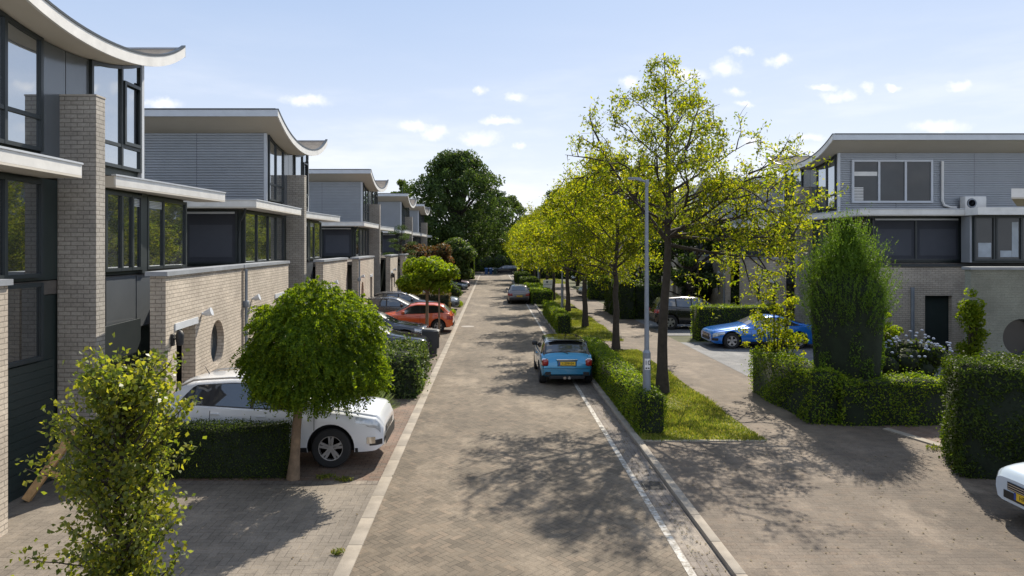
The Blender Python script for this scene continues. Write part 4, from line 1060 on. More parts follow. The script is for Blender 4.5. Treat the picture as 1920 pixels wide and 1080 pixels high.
# ------------------------------------------------------------------ hedges
def HG(*a, **k): return hedge('hedge', *a, **k)
HR = 'low hedge blocks between the street and the grass verge'
HG([(3.3, 3.98, 15.75, 26.0, .97)], lm_hedge, 'nearest low hedge beside the blue hatchback, with the lamp post standing in its end', 'hedge', HR, dens=900, L=.05, w=.032)
HG([(3.2, 3.92, 34.2, 44.0, .98)], lm_hedge, 'second low hedge block up the right kerb, past the blue hatchback', 'hedge', HR, dens=420, L=.07, w=.045)
HG([(3.0, 4.6, 52.5, 66.0, 1.0)], lm_hedge, 'third low hedge block, right beside the grey brown car', 'hedge', HR, dens=260, L=.10, w=.06)
HG([(3.1, 4.9, 72, 80, 1.05), (2.9, 4.6, 82, 92, 1.2)], lm_yew, 'farthest low hedge blocks at the right kerb, beyond the notice board', 'hedge', HR, dens=160, L=.13, w=.09)
HG([(-7.6, -3.80, 12.82, 13.28, 1.03)], lm_yew, 'low dark clipped hedge in front of the white off-road car', 'hedge', dens=1500, L=.035, w=.02, rough=.03)
HG([(-4.6, -2.15, 19.7, 22.8, 1.26)], lm_ivy, 'ivy leaved hedge block beside the left kerb beyond the round tree', 'hedge', dens=420, L=.085, w=.07, rough=.12, wild=.08)
HG([(-5.2, -2.75, 44.6, 46.2, 1.35)], lm_beech, 'brown clipped hedge between parked cars far up the left side', 'hedge', dens=330, L=.07, w=.05)
HG([(7.65, 8.45, 16.7, 20.6, 1.32), (8.35, 11.4, 16.5, 17.25, 1.16)], lm_hedge, 'L shaped clipped hedge round the conifer at the right pavement', 'hedge', dens=850, L=.055, w=.035, rough=.09, wild=.06)
HG([(8.67, 13.6, 12.85, 14.3, 2.14)], lm_yew, 'tall dark hedge at the right edge above the pale car', 'hedge', rz=R(-21), origin=(8.67, 12.85), dens=1300, L=.06, w=.03, rough=.08, wild=.05)
HG([(9.4, 13.4, 31.7, 32.9, 1.62)], lm_hedge, 'clipped hedge behind the bright blue coupe', 'hedge', dens=420, L=.06, w=.04)
HD = 'dark hedges along the far side of the right pavement'
HG([(7.6, 8.5, 41.2, 47, 2.3)], lm_yew, 'tall dark hedge pillar left of the black off-road car', 'hedge', HD, dens=320, L=.09, w=.05, rough=.1)
HG([(8.6, 10.2, 41.8, 44, 2.0)], lm_yew, 'dark hedge in shade directly behind the black off-road car', 'hedge', HD, dens=300, L=.09, w=.05, rough=.1)
HG([(8.0, 10.4, 56.8, 58.5, 1.9)], lm_hedge, 'bulging green hedge behind the second street tree', 'hedge', HD, dens=260, L=.10, w=.06, rough=.15)
HG([(-3.9, -2.5, 95, 97, 2.7)], lm_yew, 'tall box shaped hedge column at the far left bend', 'hedge', dens=120, L=.15, w=.1)
HG([(4.5, 16, 96, 98, 1.6)], lm_yew, 'long dark hedge across the far end of the lawn', 'hedge', dens=120, L=.15, w=.1)
HG([(-40, 60, 128, 131, 5.5)], lm_mid, 'tall far hedge line behind the round shrubs', 'hedge', dens=22, L=.4, w=.25)
HG([(-30, -4, 119.5, 122, 2.2)], lm_yew, 'far hedge across the end of the street behind the left gardens', 'hedge', dens=70, L=.2, w=.13)

# ------------------------------------------------------------------ trees
SG = 'young lime green street trees in the grass verge'
rng = np.random.default_rng(11)
sk = dict(H=9.9, r0=.165, z0=4.5, Lmax=3.7, nlat=24, pitch=.34, subs=9, twigs=5, up=.12, crown_pow=.95, lmin=.4,
          fork=[(4.45, (-.75, .1, .55), 3.8, .08), (4.7, (.8, -.2, .12), 4.0, .075), (4.35, (.75, .35, -.05), 3.8, .06), (4.9, (.2, -.9, .4), 3.8, .06), (4.6,(.9,-.1,-.15),3.6,.055), (4.6,(.55,-.75,-.05),3.2,.05)])
leafy_tree('street_tree', (4.98, 20.3, .05), 0, 'nearest street tree with open crown, tallest trunk beside the lamp post', 'tree', SG, rng, lm_lime, m_bark, sk, 10, .108, .048, .08, keep=.9)
rng = np.random.default_rng(5)
sk2 = dict(H=7.9, r0=.15, z0=2.9, Lmax=4.0, nlat=24, pitch=.35, subs=8, twigs=4, up=.18, crown_pow=.75)
t0 = leafy_tree('street_tree', (5.12, 28.7, .05), 1.1, 'second street tree from the camera, trunk between the lamp post and the blue hatchback', 'tree', SG, rng, lm_lime, m_bark, sk2, 17, .125, .06, .13)
rng = np.random.default_rng(8)
sk3 = dict(H=7.8, r0=.16, z0=2.6, Lmax=3.9, nlat=26, pitch=.3, subs=7, twigs=4, up=.18, crown_pow=.7)
t1 = leafy_tree('street_tree', (5.0, 37.3, .05), .3, 'third street tree from the camera, flaring trunk on sunlit grass', 'tree', SG, rng, lm_lime, m_bark, sk3, 17, .145, .07, .15)
ordn = ['fourth', 'fifth', 'sixth', 'seventh', 'eighth', 'ninth']
for i, (y, x, s_) in enumerate([(46.6, 5.1, 1.0), (56.5, 5.0, .95), (66, 5.2, 1.05), (75.5, 5.1, 1.0), (86, 5.2, 1.0), (98, 5.3, 1.05)]):
    c = copy_tree((t1, t0)[i % 2]); c.location = (x, y, .05); c.rotation_euler.z = 1.9*i+.7; c.scale = (s_, s_, s_)
    c['label'] = f'{ordn[i]} street tree from the camera in the row up the right verge'

# round clipped acacia on the left
def ball_tree():
    rng = np.random.default_rng(3); root = empty('ball_tree', (-3.69, 12.85, .02))
    tag(root, 'round dense green tree on a leaning bare trunk beside the white off-road car', 'tree')
    b = MB(); pts = [(0, 0, 0), (.03, 0, .4), (.06, 0, .9), (.10, 0, 1.4), (.18, .0, 1.9)]; b.tube(pts, [.13, .095, .085, .08, .08], 10)
    for i in range(26):
        a = 2.4*i; e = .3+1.1*rng.random(); dv = Vector((math.cos(a)*math.cos(e), math.sin(a)*math.cos(e), math.sin(e)))
        p = Vector((.16, 0, 1.75)); b.tube([p, p+dv*.5, p+dv*1.0+Vector((0, 0, -.05))], [.03, .018, .006], 5, False)
    b.build('trunk', m_bark2, root, smooth=60)
    # fronds: drooping chains of small leaflets over a dome
    n = 3900; dr = sphere_dirs(rng, n); lat = np.sqrt(1-dr[:, 2]**2)+1e-6; kk = np.where(dr[:, 2] < 0, np.minimum(1.9, lat**-.75), 1); dr[:, 0] *= kk; dr[:, 1] *= kk; dr[:, 2] = np.where(dr[:, 2] < 0, dr[:, 2]*.75, dr[:, 2])
    cx = np.array([.42, 0, 2.38]); rad = np.array([1.12, 1.08, 1.17])
    bump = 1 + .11*np.sin(dr[:, 0]*7+1)*np.sin(dr[:, 1]*6+2) + .08*np.sin(dr[:, 2]*9+dr[:, 0]*4)
    bump = bump*(1+.16*(rng.random(n) < .07)*rng.random(n))
    base = cx + dr*rad*(bump*(.72+.28*rng.random(n)**.5))[:, None]
    base[:, 2] = np.maximum(base[:, 2], 1.60+.25*rng.random(n))
    out = dr.copy(); out[:, 2] = out[:, 2]*.5 - .35; out += rng.normal(size=out.shape)*.35; out /= np.linalg.norm(out, axis=1)[:, None]
    C_ = []; B_ = []
    for k in range(9):
        s = k*.028; c = base + out*s; c[:, 2] -= (s**2)*2.2
        side = np.cross(out, dr); side /= np.linalg.norm(side, axis=1)[:, None]+1e-9
        for sg in (-1, 1): C_.append(c + side*sg*.022); B_.append(dr)
    Cc = np.concatenate(C_); Bb = np.concatenate(B_)
    quads('crown', leafquads(Cc, .068, .032, rng, bias=Bb, biasw=.45, droop=.4), lm_ball, root)
ball_tree()
# pear tree in the near left foreground
def pear():
    rng = np.random.default_rng(21); root = empty('pear_tree', (-3.22, 6.0, .015)); tag(root, 'leafy young pear tree with glossy yellow green leaves in the near left foreground', 'tree')
    b = MB(); b.tube([(0,0,0),(.02,0,.8),(-.02,0,1.6),(.02,0,2.4),(.05,.02,3.2)], [.05,.045,.035,.022,.01], 8); P = []
    for i in range(120):
        z = .6+2.45*(i/120); a = 2.4*i+rng.normal()*.3; t = i/120
        L = (.76 if z > 1.5 else .56)*rng.uniform(.55, 1.15)*(1-.30*max(0, t-.7)/.3)
        if z > 2.5: L *= .95
        e = rng.uniform(.35, .9) if z > 1.6 else rng.uniform(.0, .6); p = Vector((.01, 0, z)); dv = Vector((math.cos(a)*math.cos(e), math.sin(a)*math.cos(e), math.sin(e)))
        pts = [p]; 
        for k in range(6):
            dv = (dv+Vector((0, 0, .13))+Vector(rng.normal(size=3))*.12).normalized(); pts.append(pts[-1]+dv*L/6)
        b.tube(pts, [.012-.0015*k for k in range(7)], 4, False)
        for k in range(1, 7):
            for _ in range(23 if k > 2 else 10): P.append(tuple(pts[k]+Vector(rng.normal(size=3))*.055))
    for (a, z0_, L, e) in ((3.25, 1.35, .95, .05), (3.0, 2.1, .95, .25), (3.3, 1.15, .8, -.15)):
        p = Vector((0, 0, z0_)); dv = Vector((math.cos(a)*math.cos(e), math.sin(a)*math.cos(e), math.sin(e))); pts = [p+dv*L*k/7 for k in range(8)]
        b.tube(pts, [.012-.0012*k for k in range(8)], 4, False)
        for k in range(2, 8):
            for _ in range(11): P.append(tuple(pts[k]+Vector(rng.normal(size=3))*.05))
    b.build('trunk', m_bark, root, smooth=60)
    quads('crown', leafquads(np.array(P), .050, .036, rng, droop=.5), lm_pear, root)
pear()
# flat catalpa crowned tree
def catalpa():
    rng = np.random.default_rng(9); root = empty('catalpa_tree', (-3.2, 34.0, .02)); tag(root, 'flat topped bright lime tree over the parked cars on the left', 'tree')
    b = MB(); b.tube([(0,0,0),(0,0,1.2),(.02,0,2.3)], [.09,.075,.08], 8)
    for i in range(12):
        a = i*.52; b.tube([(0,0,2.1),(.6*math.cos(a),.6*math.sin(a),2.6),(1.2*math.cos(a),1.2*math.sin(a),2.9)], [.04,.025,.01], 4, False)
    b.build('trunk', m_bark2, root, smooth=60)
    cl = [((1.2*math.cos(a*1.05+.2)*rng.uniform(.3,1), 1.2*math.sin(a*1.05)*rng.uniform(.3,1), 2.65+rng.uniform(-.35,.85)), (.55, .55, .36)) for a in range(26)]
    quads('crown', clumps_crown(rng, cl, 8500, .17, .13, .6, .4), lm_catalpa, root)
catalpa()
b = MB(); b.tube([(0,0,0),(0,0,2.45)], .045, 8); o = b.build('wooden_stake', m_bark2, smooth=60); o.location = (-2.55, 33.3, .02); tag(o, 'upright wooden stake beside the flat topped lime tree, behind the wheelie bin', 'stake')

# conifer on the right, feathery top and dense clipped foot
def conifer():
    rng = np.random.default_rng(4); root = empty('conifer', (9.05, 17.7, .03)); tag(root, 'dense column shaped conifer with feathery top rising from the right hedge', 'tree')
    b = MB(); b.tube([(0,0,0),(0,0,4.6)], [.1,.02], 8); b.build('trunk', m_bark, root)
    n = 30000; z = rng.random(n)**.85*4.75+.25
    def prof(z): return np.interp(z, [0,.6,1.5,2.4,3.2,3.8,4.4,5.0], [.74,.78,.80,.78,.66,.46,.26,.10])
    a = rng.random(n)*2*math.pi; lump = 1+.07*np.sin(a*5+z*2.2)+.05*np.sin(a*9-z*4)
    r = prof(z)*lump*(1-.35*rng.random(n)**2.5)*.96
    c = np.stack([r*np.cos(a), r*np.sin(a), z], 1); dr = np.stack([np.cos(a), np.sin(a), 0*a+.3], 1)
    Q = [leafquads(c, .09, .03, rng, bias=dr, biasw=.35, droop=-1.2)]
    # feathery shoots
    for i in range(1900):
        q_ = rng.random()**.6; z0_ = min(4.3, 4.35-1.9*q_**1.8+rng.normal()*.22) if i % 3 else rng.uniform(1.9, 3.7); a0 = rng.random()*6.28; r0_ = .82*q_ if i % 3 else float(prof(np.array([z0_]))[0])*.9; q_ = q_ if i % 3 else 1
        p = np.array([r0_*math.cos(a0), r0_*math.sin(a0), z0_]); dv = np.array([math.cos(a0)*.5*q_, math.sin(a0)*.5*q_, 1.0])+rng.normal(size=3)*.16
        L = rng.uniform(.3, .95); t = rng.random(26)[:, None]; cc = p+dv*t*L+rng.normal(size=(26, 3))*.022*(1.2-t)
        Q.append(leafquads(cc, .06, .018, rng, droop=-1.5))
    quads('crown', np.concatenate(Q), lm_conif, root)
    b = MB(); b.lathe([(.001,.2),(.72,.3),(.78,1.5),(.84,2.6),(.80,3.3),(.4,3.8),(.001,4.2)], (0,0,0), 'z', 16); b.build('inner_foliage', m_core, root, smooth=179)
conifer()

def bush(name, loc, cl, n, L, w, lm, label, cat='shrub', group=None, seed=1, stem=None, shell=.5, droop=.3, core=0):
    rng = np.random.default_rng(seed); root = empty(name, loc); tag(root, label, cat, group)
    b = MB(); h = max(c[0][2] for c in cl)
    for c in cl[:14]: b.tube([(c[0][0]*.15, c[0][1]*.15, 0), (c[0][0]*.5, c[0][1]*.5, c[0][2]*.55), c[0]], [stem or .05, (stem or .05)*.6, .012], 5, False)
    b.build('trunk' if cat == 'tree' else 'stems', m_bark, root, smooth=60)
    if core:
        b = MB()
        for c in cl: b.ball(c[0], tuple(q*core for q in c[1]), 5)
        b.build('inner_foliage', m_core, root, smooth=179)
    quads('crown' if cat == 'tree' else 'foliage', clumps_crown(rng, cl, n, L, w, shell, droop), lm, root)
    return root
def blob(rng, n, R3, c0, rr=(.3, .55), flat=.8):
    out = []
    for i in range(n):
        v = rng.normal(size=3); v /= np.linalg.norm(v); v = v*np.array(R3)*rng.uniform(.35, .95); r = rng.uniform(*rr)
        out.append(((c0[0]+v[0], c0[1]+v[1], max(r*.5, c0[2]+v[2])), (r, r, r*flat)))
    return out
rg = np.random.default_rng(77)
# yellow leaved small tree by the conifer
bush('yellow_shrub', (8.4, 20.6, .05), blob(rg, 60, (1.1,.8,1.25), (0,0,1.75), (.10,.22)), 2600, .09, .055, lm_lime, 'loose yellow leaved small tree left of the conifer', 'tree', seed=2, stem=.03)
bush('lime_shrub', (11.2, 20.1, .05), blob(np.random.default_rng(23), 22, (.5,.5,1.15), (0,0,1.9), (.14,.28)), 2200, .11, .07, lm_catalpa, 'bright lime leaved shrub right of the conifer before the downpipe', 'shrub', seed=3, stem=.03)
bush('climbing_plant', (15.12, 22.05, .03), blob(rg, 46, (.42,.2,1.75), (.12,.02,1.55), (.13,.28))+[((-.05,0,.6),(.45,.3,.5))], 4200, .09, .07, lm_catalpa, 'yellow green climber on the edge of the near brick wall', 'climber', seed=4)
cl = blob(rg, 26, (.95,.6,.55), (0,0,1.0), (.3,.45))
hb = bush('flowering_shrub', (11.55, 19.2, .03), cl, 4600, .09, .06, lm_yew, 'dark rounded shrub topped with pale blue white flower heads', 'shrub', seed=5, core=.8)
b = MB(); rg2 = np.random.default_rng(6)
for i in range(70):
    a = rg2.random()*6.28; q = rg2.random()**.5; x = 1.15*q*math.cos(a); y = .7*q*math.sin(a)-.1
    b.ball((x, y, 1.55+.25*(1-q)+rg2.normal()*.16), (.042, .042, .03), 4)
b.build('flower_heads', mat('pale_flowers', (.34,.38,.48), .8, 0, .3, 20), hb, smooth=179)
# lavender like bush by the white car
def lavender():
    rng = np.random.default_rng(14); n = 2600; a = rng.random(n)*6.28; e = rng.uniform(.35, 1.57, n); L = rng.uniform(.35, .85, n)
    dv = np.stack([np.cos(a)*np.cos(e), np.sin(a)*np.cos(e), np.sin(e)], 1); p0 = np.stack([np.cos(a)*.12*rng.random(n), np.sin(a)*.12*rng.random(n), 0*a], 1)
    s = np.cross(dv, rng.normal(size=(n, 3))); s /= np.linalg.norm(s, axis=1)[:, None]; s *= .010
    P = np.stack([p0-s, p0+s, p0+dv*L[:, None]+s*.5, p0+dv*L[:, None]-s*.5], 1)
    o = quads('lavender_bush', P, leafmat('lavender_leaf', [(.10,.13,.07),(.16,.19,.10),(.12,.15,.06)], (1.6,1.7,1), .3)); o.location = (-3.15, 17.4, .02)
    tag(o, 'spiky grey green bush between the bonnet of the white car and the ivy hedge', 'bush')
lavender()
# shrubs and trees on the left, far
bush('autumn_shrub', (-5.5, 60, .02), blob(np.random.default_rng(5), 44, (2.5,1.6,1.5), (0,0,3.3), (.5,.9)), 12000, .22, .14, lm_red, 'large reddish shrub beyond the flat topped lime tree', 'shrub', seed=7, stem=.1, core=.6)
bush('magnolia_bush', (-3.6, 68, .02), blob(np.random.default_rng(6), 44, (1.8,1.6,2.0), (0,0,3.2), (.5,.9)), 11000, .26, .16, lm_ivy, 'big glossy green bush right of the reddish shrub', 'shrub', seed=8, stem=.1, core=.6)
bush('dark_shrub', (-3.5, 54, .02), blob(rg, 20, (1.0,1.6,.7), (0,0,.95), (.45,.7)), 5200, .13, .08, lm_yew, 'low dark shrub spilling over the left kerb beyond the slate blue car', 'shrub', seed=9, core=.75)
bush('yellow_tuft', (-2.45, 50.6, .02), blob(rg, 6, (.3,.5,.15), (0,0,.25), (.2,.3)), 700, .12, .05, lm_catalpa, 'small lime green tuft at the left kerb', 'plant', seed=10)
bush('lime_tuft', (-2.6, 43.9, .02), blob(rg, 6, (.3,.4,.12), (0,0,.2), (.18,.28)), 600, .11, .04, lm_catalpa, 'small lime tuft at the foot of the brown clipped hedge', 'plant', seed=12)
bush('green_shrub', (-4.6, 58, .02), blob(rg, 22, (1.3,1.4,1.2), (0,0,1.6), (.5,.8)), 5000, .18, .11, lm_mid, 'mid green shrub below the reddish shrub behind the parked cars', 'shrub', seed=13, core=.7)
bush('evergreen_shrub', (13.6, 44.6, .03), blob(np.random.default_rng(51), 34, (1.6,1.0,1.5), (0,0,2.0), (.5,.8)), 8000, .16, .10, lm_dark, 'wide dark evergreen shrub right of the black off-road car, below the second right house', 'shrub', seed=15, core=.8)
bush('evergreen_shrub', (15.4, 41.2, .03), blob(np.random.default_rng(52), 28, (1.3,.9,1.1), (0,0,1.6), (.45,.7)), 6000, .15, .10, lm_dark, 'dark evergreen shrub behind the hedge of the bright blue coupe', 'shrub', seed=16, core=.8)
def pine():
    rng = np.random.default_rng(31); root = empty('cloud_pine', (-7.25, 55.5, .02)); tag(root, 'small dark cloud pruned pine before the fourth left house', 'tree')
    b = MB(); b.tube([(0,0,0),(.1,0,2.5),(-.1,0,4.2),(.05,0,5.9)], [.14,.12,.08,.03], 7); cl = [((0,0,5.9),(.55,.5,.25))]
    for i in range(13):
        a = i*2.4; z = 2.9+i*.22; r = 1.15-.04*i; p = (r*math.cos(a), r*math.sin(a), z); b.tube([(0,0,z-.25), p], [.05,.02], 5, False); cl.append((p, (.52,.5,.18)))
    b.build('trunk', m_bark, root, smooth=60); quads('crown', clumps_crown(rng, cl, 6000, .11, .03, .3, -.3), lm_dark, root)
pine()
def big_tree(name, loc, H, R, zb, n, L, lm, label, seed, group=None, cat='tree', ncl=60):
    rng = np.random.default_rng(seed); root = empty(name, loc); tag(root, label, cat, group)
    b = MB(); b.tube([(0,0,0),(.1,0,H*.3),(.0,.1,H*.6),(.1,0,H*.92)], [R*.055+.08, R*.045, R*.03, .04], 8); cl = []
    for i in range(ncl):
        t = rng.random()**.9; z = zb+(H-zb)*t; a = rng.random()*6.28
        rr = R*np.interp(t, [0,.2,.5,.8,1], [.62,.92,1.0,.72,.2]); q = rr*(.35+.62*rng.random()**.6); r = R*rng.uniform(.11, .23)
        p = (q*math.cos(a), q*math.sin(a), z-(r*.6 if t > .8 else 0)); cl.append((p, (r, r, r*.8)))
        if i % 2 == 0: b.tube([(0, 0, z*.62), (p[0]*.5, p[1]*.5, z*.85), p], [R*.02+.02, R*.013+.01, .015], 5, False)
    b.build('trunk', m_bark, root, smooth=60)
    quads('crown', clumps_crown(rng, cl, n, L, L*.62, .35, .3), lm, root); return root
big_tree('maple_tree', (-4.6, 92, 0), 17.2, 7.6, 3.2, 40000, .34, lm_dark, 'very large dark tree at the far left of the street', 41, ncl=150)
big_tree('maple_tree', (.5, 124.5, 0), 15.0, 5.6, 3.0, 13000, .34, lm_dark, 'lower dark tree just right of the very large one', 44, ncl=70)
BT = 'background trees behind the gardens'
big_tree('background_tree', (-12.5, 101, 0), 14.5, 3.2, 3, 8000, .36, lm_mid, 'slim lighter tree just left of the very large dark tree', 42, BT)
bgs = [(3.5, 122, 13.5, 5.0, lm_mid, 'rounded green tree closing the view at the end of the street'),
       (-4, 130, 12.5, 5.5, lm_mid, 'green tree behind the trunk of the very large dark tree'),
       (11, 112, 14, 5.5, lm_dark, 'dark tree beyond the far end of the street tree row'),
       (9.6, 78, 7.6, 2.7, lm_dark, 'dark tree behind the seventh street tree'),
       (10.2, 63, 7.4, 2.9, lm_dark, 'dark tree behind the fifth street tree and the silver white car'),
       (10.6, 50, 7.0, 2.8, lm_dark, 'dark tree behind the tall hedge pillar'),
       (12.2, 43.2, 6.8, 3.2, lm_dark, 'dark tree standing over the black off-road car'),
       (22, 100, 13, 6, lm_dark, 'broad dark tree behind the farthest right house')]
for i, (x, y, H, R_, lm, lab) in enumerate(bgs):
    big_tree('background_tree', (x, y, 0), H, R_, 1.4 if R_ < 4 else 2.6, 9000 if y > 80 else 8000, .34 if y > 80 else .24, lm, lab, 50+i, BT, ncl=40)
RS = 'round clipped shrubs at the far end of the street'
for i, (x, lab) in enumerate(((-1.0, 'round shrub left of the far dark car'), (1.4, 'round shrub in the middle behind the far dark car'), (3.9, 'round shrub right of the far dark car'))):
    bush('round_shrub', (x, 117.6 if i < 2 else 116.6, 0), [((0,0,1.9),(1.35,1.3,1.45)), ((.2,0,1.5),(1.2,1.2,1.2))], 2600, .2, .13, lm_mid, lab, 'shrub', RS, seed=60+i, core=.88)
# far wood
rng = np.random.default_rng(99); cl = []
for i in range(420):
    a = rng.uniform(-1.25, 1.25); rr = rng.uniform(170, 260); cl.append(((rr*math.sin(a), rr*math.cos(a), rng.uniform(2, 8.5)), (7, 6, 5)))
o = quads('far_wood', clumps_crown(rng, cl, 60000, 1.0, .8, .4, .2), lm_mid); tag(o, 'far band of green woodland behind the houses', 'woodland', kind='stuff')

# grass blades on the verge
def grass(name, areas, n, h, label, seed):
    rng = np.random.default_rng(seed); tot = sum((a[1]-a[0])*(a[3]-a[2]) for a in areas); P = []
    for (x0, x1, y0, y1) in areas:
        k = int(n*(x1-x0)*(y1-y0)/tot); c = np.stack([rng.uniform(x0, x1, k), rng.uniform(y0, y1, k), np.full(k, .055)], 1)
        a = rng.random(k)*6.28; s = np.stack([np.cos(a), np.sin(a), 0*a], 1)*rng.uniform(.006, .016, (k, 1)); hh = h*rng.uniform(.4, 1.2, k)*(.7+.5*np.sin(c[:, 0]*2.1+1)*np.sin(c[:, 1]*1.4))
        t = np.stack([rng.normal(size=k)*.5*hh, rng.normal(size=k)*.5*hh, hh], 1); P.append(np.stack([c-s, c+s, c+t+s*.3, c+t-s*.3], 1))
    o = quads(name, np.concatenate(P), lm_grass); tag(o, label, 'grass', kind='stuff')
grass('grass', [(3.33, 6.02, 15.2, 28.7)], 56000, .085, 'dry yellow green grass of the nearest verge beside the first street tree', 1)
grass('grass', [(3.95, 6.0, 31.6, 48.5)], 26000, .09, 'grass of the second verge around the third street tree', 2)
grass('grass', [(4.6, 6.0, 50.5, 80), (4.6, 9, 82, 96)], 22000, .12, 'grass of the far verge by the notice board', 3)
def weeds(loc, n, r, label, seed, lm=None):
    rng = np.random.default_rng(seed); a = rng.random(n)*6.28; q = r*rng.random(n)**.7; c = np.stack([q*np.cos(a), q*np.sin(a)*.6, .01+.05*rng.random(n)], 1)
    o = quads('weeds', leafquads(c, .07, .02, rng, droop=-1.0), lm or lm_grass); o.location = loc; tag(o, label, 'weeds')
weeds((-2.72, 12.75, .02), 160, .16, 'small weeds at the drive edging right of the round tree', 1)
weeds((-3.1, 12.9, .02), 110, .2, 'dry weeds near the foot of the round tree', 2)
weeds((-2.16, 9.7, .02), 60, .10, 'tiny weeds in the joint of the left kerb', 3)
weeds((9.35, 14.6, .07), 150, .22, 'weeds at the corner of the red paved drive', 4)
weeds((9.1, 13.2, .07), 200, .35, 'dry grass tuft at the foot of the tall hedge', 5)
weeds((5.35, 28.5, .06), 260, .35, 'scrubby weeds round the foot of the second street tree', 6)
weeds((5.1, 37.0, .06), 260, .35, 'scrubby weeds round the foot of the third street tree', 7)
# leaf litter on paving
rng = np.random.default_rng(17); n = 420
c = np.concatenate([np.stack([rng.uniform(2.7, 3.12, n), rng.uniform(8, 24, n), np.full(n, .012)], 1), np.stack([rng.uniform(3.4, 8, n//2), rng.uniform(9, 15.2, n//2), np.full(n//2, .06)], 1), np.stack([rng.uniform(-6, 2.5, n//3), rng.uniform(5, 30, n//3), np.full(n//3, .028)], 1)])
o = quads('fallen_leaves', leafquads(c, .045, .025, rng, bias=np.tile(np.array([0, 0, 1.]), (len(c), 1)), biasw=.85), lm_yel); tag(o, 'scattered fallen leaves on the gutter and paving', 'leaves', kind='stuff')
o.data.materials[0] = lm_beech

# ------------------------------------------------------------------ street furniture
def lamp_post():
    root = empty('street_lamp', (3.62, 16.25, 0)); tag(root, 'nearest grey street lamp with number 10 on its post, standing in the hedge', 'street lamp', 'street lamps along the right kerb')
    b = MB(); b.tube([(0,0,0),(0,0,1.85)], .092, 16); b.tube([(0,0,1.85),(0,0,1.92)], [.092,.058], 16, False); b.tube([(0,0,1.92),(0,0,5.82)], [.058,.038], 14); b.build('post', m_steel, root, smooth=50)
    b = MB(); b.box(-.03, .045, -.045, .045, 5.74, 5.90, .01); b.tube([(0,0,5.84),(-.16,0,5.90)], .03, 8)
    b.prism([(-.14, 5.86), (-.14, 5.95), (-.42, 5.955), (-.44, 5.925), (-.30, 5.91)], 'y', -.075, .075); h = b.build('lamp_head', m_steel, root, smooth=30)
    b = MB(); b.box(-.42, -.22, -.055, .055, 5.895, 5.908); b.build('lamp_glass', m_lampglass, h)
    b = MB()
    P = [[(.0945*math.sin(a), -.0945*math.cos(a), z) for a in np.linspace(-.75, .75, 9)] for z in (1.46, 1.72)]; b.grid(P); pl = b.build('number_plate', m_white, root)
    P = None; text_mesh('plate_number', '10', .15, m_ink, pl, (0, -.099, 1.62), (R(90), 0, 0), .003)
    b = MB(); b.box(-.05, -.01, -.099, -.097, 1.485, 1.515); b.box(.005, .045, -.099, -.097, 1.485, 1.515); b.build('plate_mark', m_ink, pl)
    return root
lp = lamp_post()
for x, y, lab in ((4.7, 46.6, 'second street lamp, thin grey post beside the fourth street tree'), (4.95, 74.5, 'third street lamp, far post left of the notice board'), (4.4, 101, 'farthest street lamp near the end of the street')):
    c = copy_tree(lp); c.location = (x, y, .0); c['label'] = lab
    for ch in [q for q in c.children if q.name.startswith('number_plate')]:
        for g in list(ch.children): bpy.data.objects.remove(g)
        bpy.data.objects.remove(ch)
# wheelie bins
def wheelie(name, loc, rz, m, label, group=None):
    root = empty(name, loc, rz); tag(root, label, 'wheelie bin', group)
    b = MB(); lo = [(-.22,-.24),(.22,-.24),(.22,.24),(-.22,.24)]; hi = [(-.28,-.31),(.28,-.31),(.28,.33),(-.28,.33)]
    b.add([(x, y, .06) for x, y in lo]+[(x, y, .98) for x, y in hi], [(3,2,1,0),(4,5,6,7)]+[(i,(i+1)%4,4+(i+1)%4,4+i) for i in range(4)])
    for k in (-1, 1): b.box(k*.12-.02, k*.12+.02, -.33, -.25, .3, .9, .01)
    b.box(-.29, .29, -.325, -.29, .93, .97, .01); b.build('body', m, root)
    b = MB(); b.add([(-.30,-.34,.985),(.30,-.34,.985),(.30,.36,1.0),(-.30,.36,1.0),(-.24,-.26,1.03),(.24,-.26,1.03),(.26,.30,1.08),(-.26,.30,1.08)], [(3,2,1,0),(4,5,6,7),(0,1,5,4),(1,2,6,5),(2,3,7,6),(3,0,4,7)]); b.tube([(-.24,.37,.98),(.24,.37,.98)], .018, 6); b.build('lid', m, root)
    for s in (-1, 1):
        b = MB(); b.lathe([(.03,-.025),(.1,-.025),(.1,.025),(.03,.025)], (s*.27, .28, .10), 'x', 16); b.build('wheel', m_black, root)
    return root
m_bin = mat('dark_grey_bin', (.04,.042,.045), .5); m_binb = mat('blue_bin', (.02,.07,.20), .5); m_bing = mat('green_bin', (.03,.055,.05), .5)
wheelie('wheelie_bin', (-2.45, 27.6, .02), R(90), m_bin, 'dark wheelie bin at the kerb behind the ivy hedge')
BN = 'wheelie bins at the far end of the street'
wheelie('wheelie_bin', (-.95, 112, 0), 0, m_binb, 'left blue bin at the far end', BN); wheelie('wheelie_bin', (-.25, 112.2, 0), 0, m_binb, 'right blue bin at the far end, next to the dark green one', BN)
wheelie('wheelie_bin', (.45, 112, 0), 0, m_bing, 'dark green bin at the far end beside the dark car', BN)
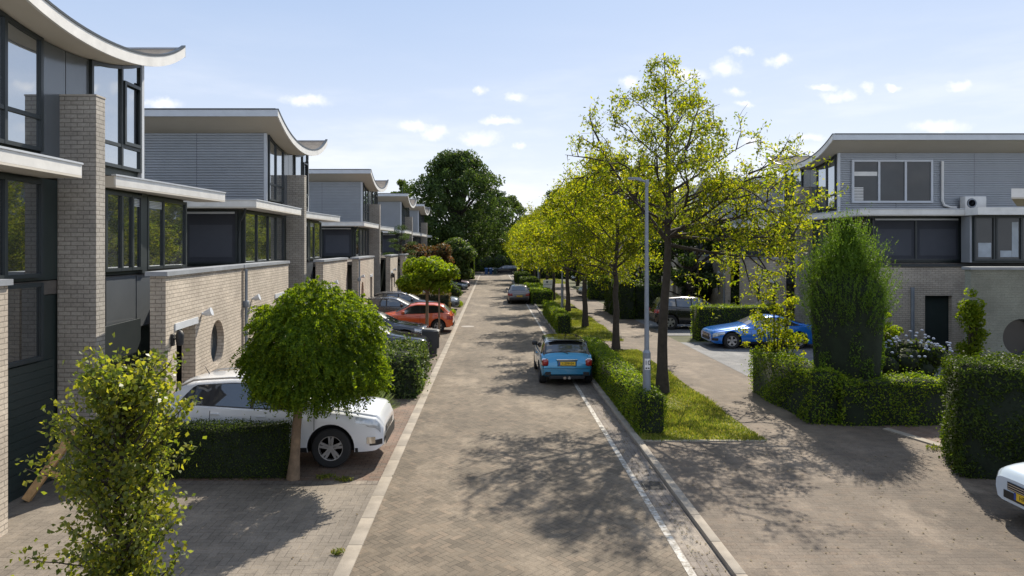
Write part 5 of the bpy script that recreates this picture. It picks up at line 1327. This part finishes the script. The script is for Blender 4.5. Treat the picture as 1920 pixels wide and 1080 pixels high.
# white notice board
r = empty('notice_board', (4.62, 57.5, .05)); tag(r, 'white notice board with small dark square emblem on the verge', 'sign')
b = MB(); b.box(-.40, .40, -.02, .02, .95, 1.60, .01); p_ = b.build('board', m_white, r)
b = MB(); b.box(-.15, -.01, -.026, -.021, 1.35, 1.50); b.box(-.32, -.27, -.026, -.021, 1.22, 1.27)
for x0, x1, z in ((-.22, -.12, 1.245), (-.09, .10, 1.245), (.13, .33, 1.245)): b.box(x0, x1, -.026, -.021, z-.014, z+.014)
b.build('emblem', mat('navy_ink', (.02,.04,.12), .6), p_)
for s in (-.36, .36):
    b = MB(); b.tube([(s, .03, 0), (s, .03, 1.6)], .025, 8); b.build('leg', m_steel, r)
# timber prop leaning by the garage
r = empty('timber_prop', (-7.75, 11.85, .02)); tag(r, 'pale timber brace leaning against the garage of the nearest house', 'timber prop')
def beam(p, q, w, nm):
    b = MB(); p = Vector(p); q = Vector(q); t = (q-p).normalized(); s = t.cross(Vector((0, 1, 0))).normalized()*w/2; u = t.cross(s).normalized()*w/2*.6
    b.add([tuple(p-s-u), tuple(p+s-u), tuple(p+s+u), tuple(p-s+u), tuple(q-s-u), tuple(q+s-u), tuple(q+s+u), tuple(q-s+u)], [(0,1,2,3),(7,6,5,4),(0,4,5,1),(1,5,6,2),(2,6,7,3),(3,7,4,0)]); b.build(nm, m_wood, r)
beam((-.12, -.15, .02), (.40, .35, 1.05), .13, 'upright'); beam((.12, .02, .42), (.78, .25, .22), .09, 'crosspiece')
# drain cover, manhole
b = MB(); b.box(2.72, 3.10, 12.35, 12.75, -.02, .010)
for i in range(6): b.box(2.76, 3.06, 12.39+i*.06, 12.415+i*.06, .010, .016)
o = b.build('drain_grate', mat('cast_iron', (.05,.047,.045), .7, .3)); tag(o, 'dark iron drain grate in the right gutter', 'drain grate')
b = MB(); b.lathe([(.001,.012),(.30,.012),(.36,.006),(.36,-.02)], (0,0,0), 'z', 28); o = b.build('manhole_cover', mat('pale_manhole', (.27,.24,.21), .8)); o.location = (-1.35, 38, 0); tag(o, 'round manhole cover in the street near the left kerb', 'manhole cover')
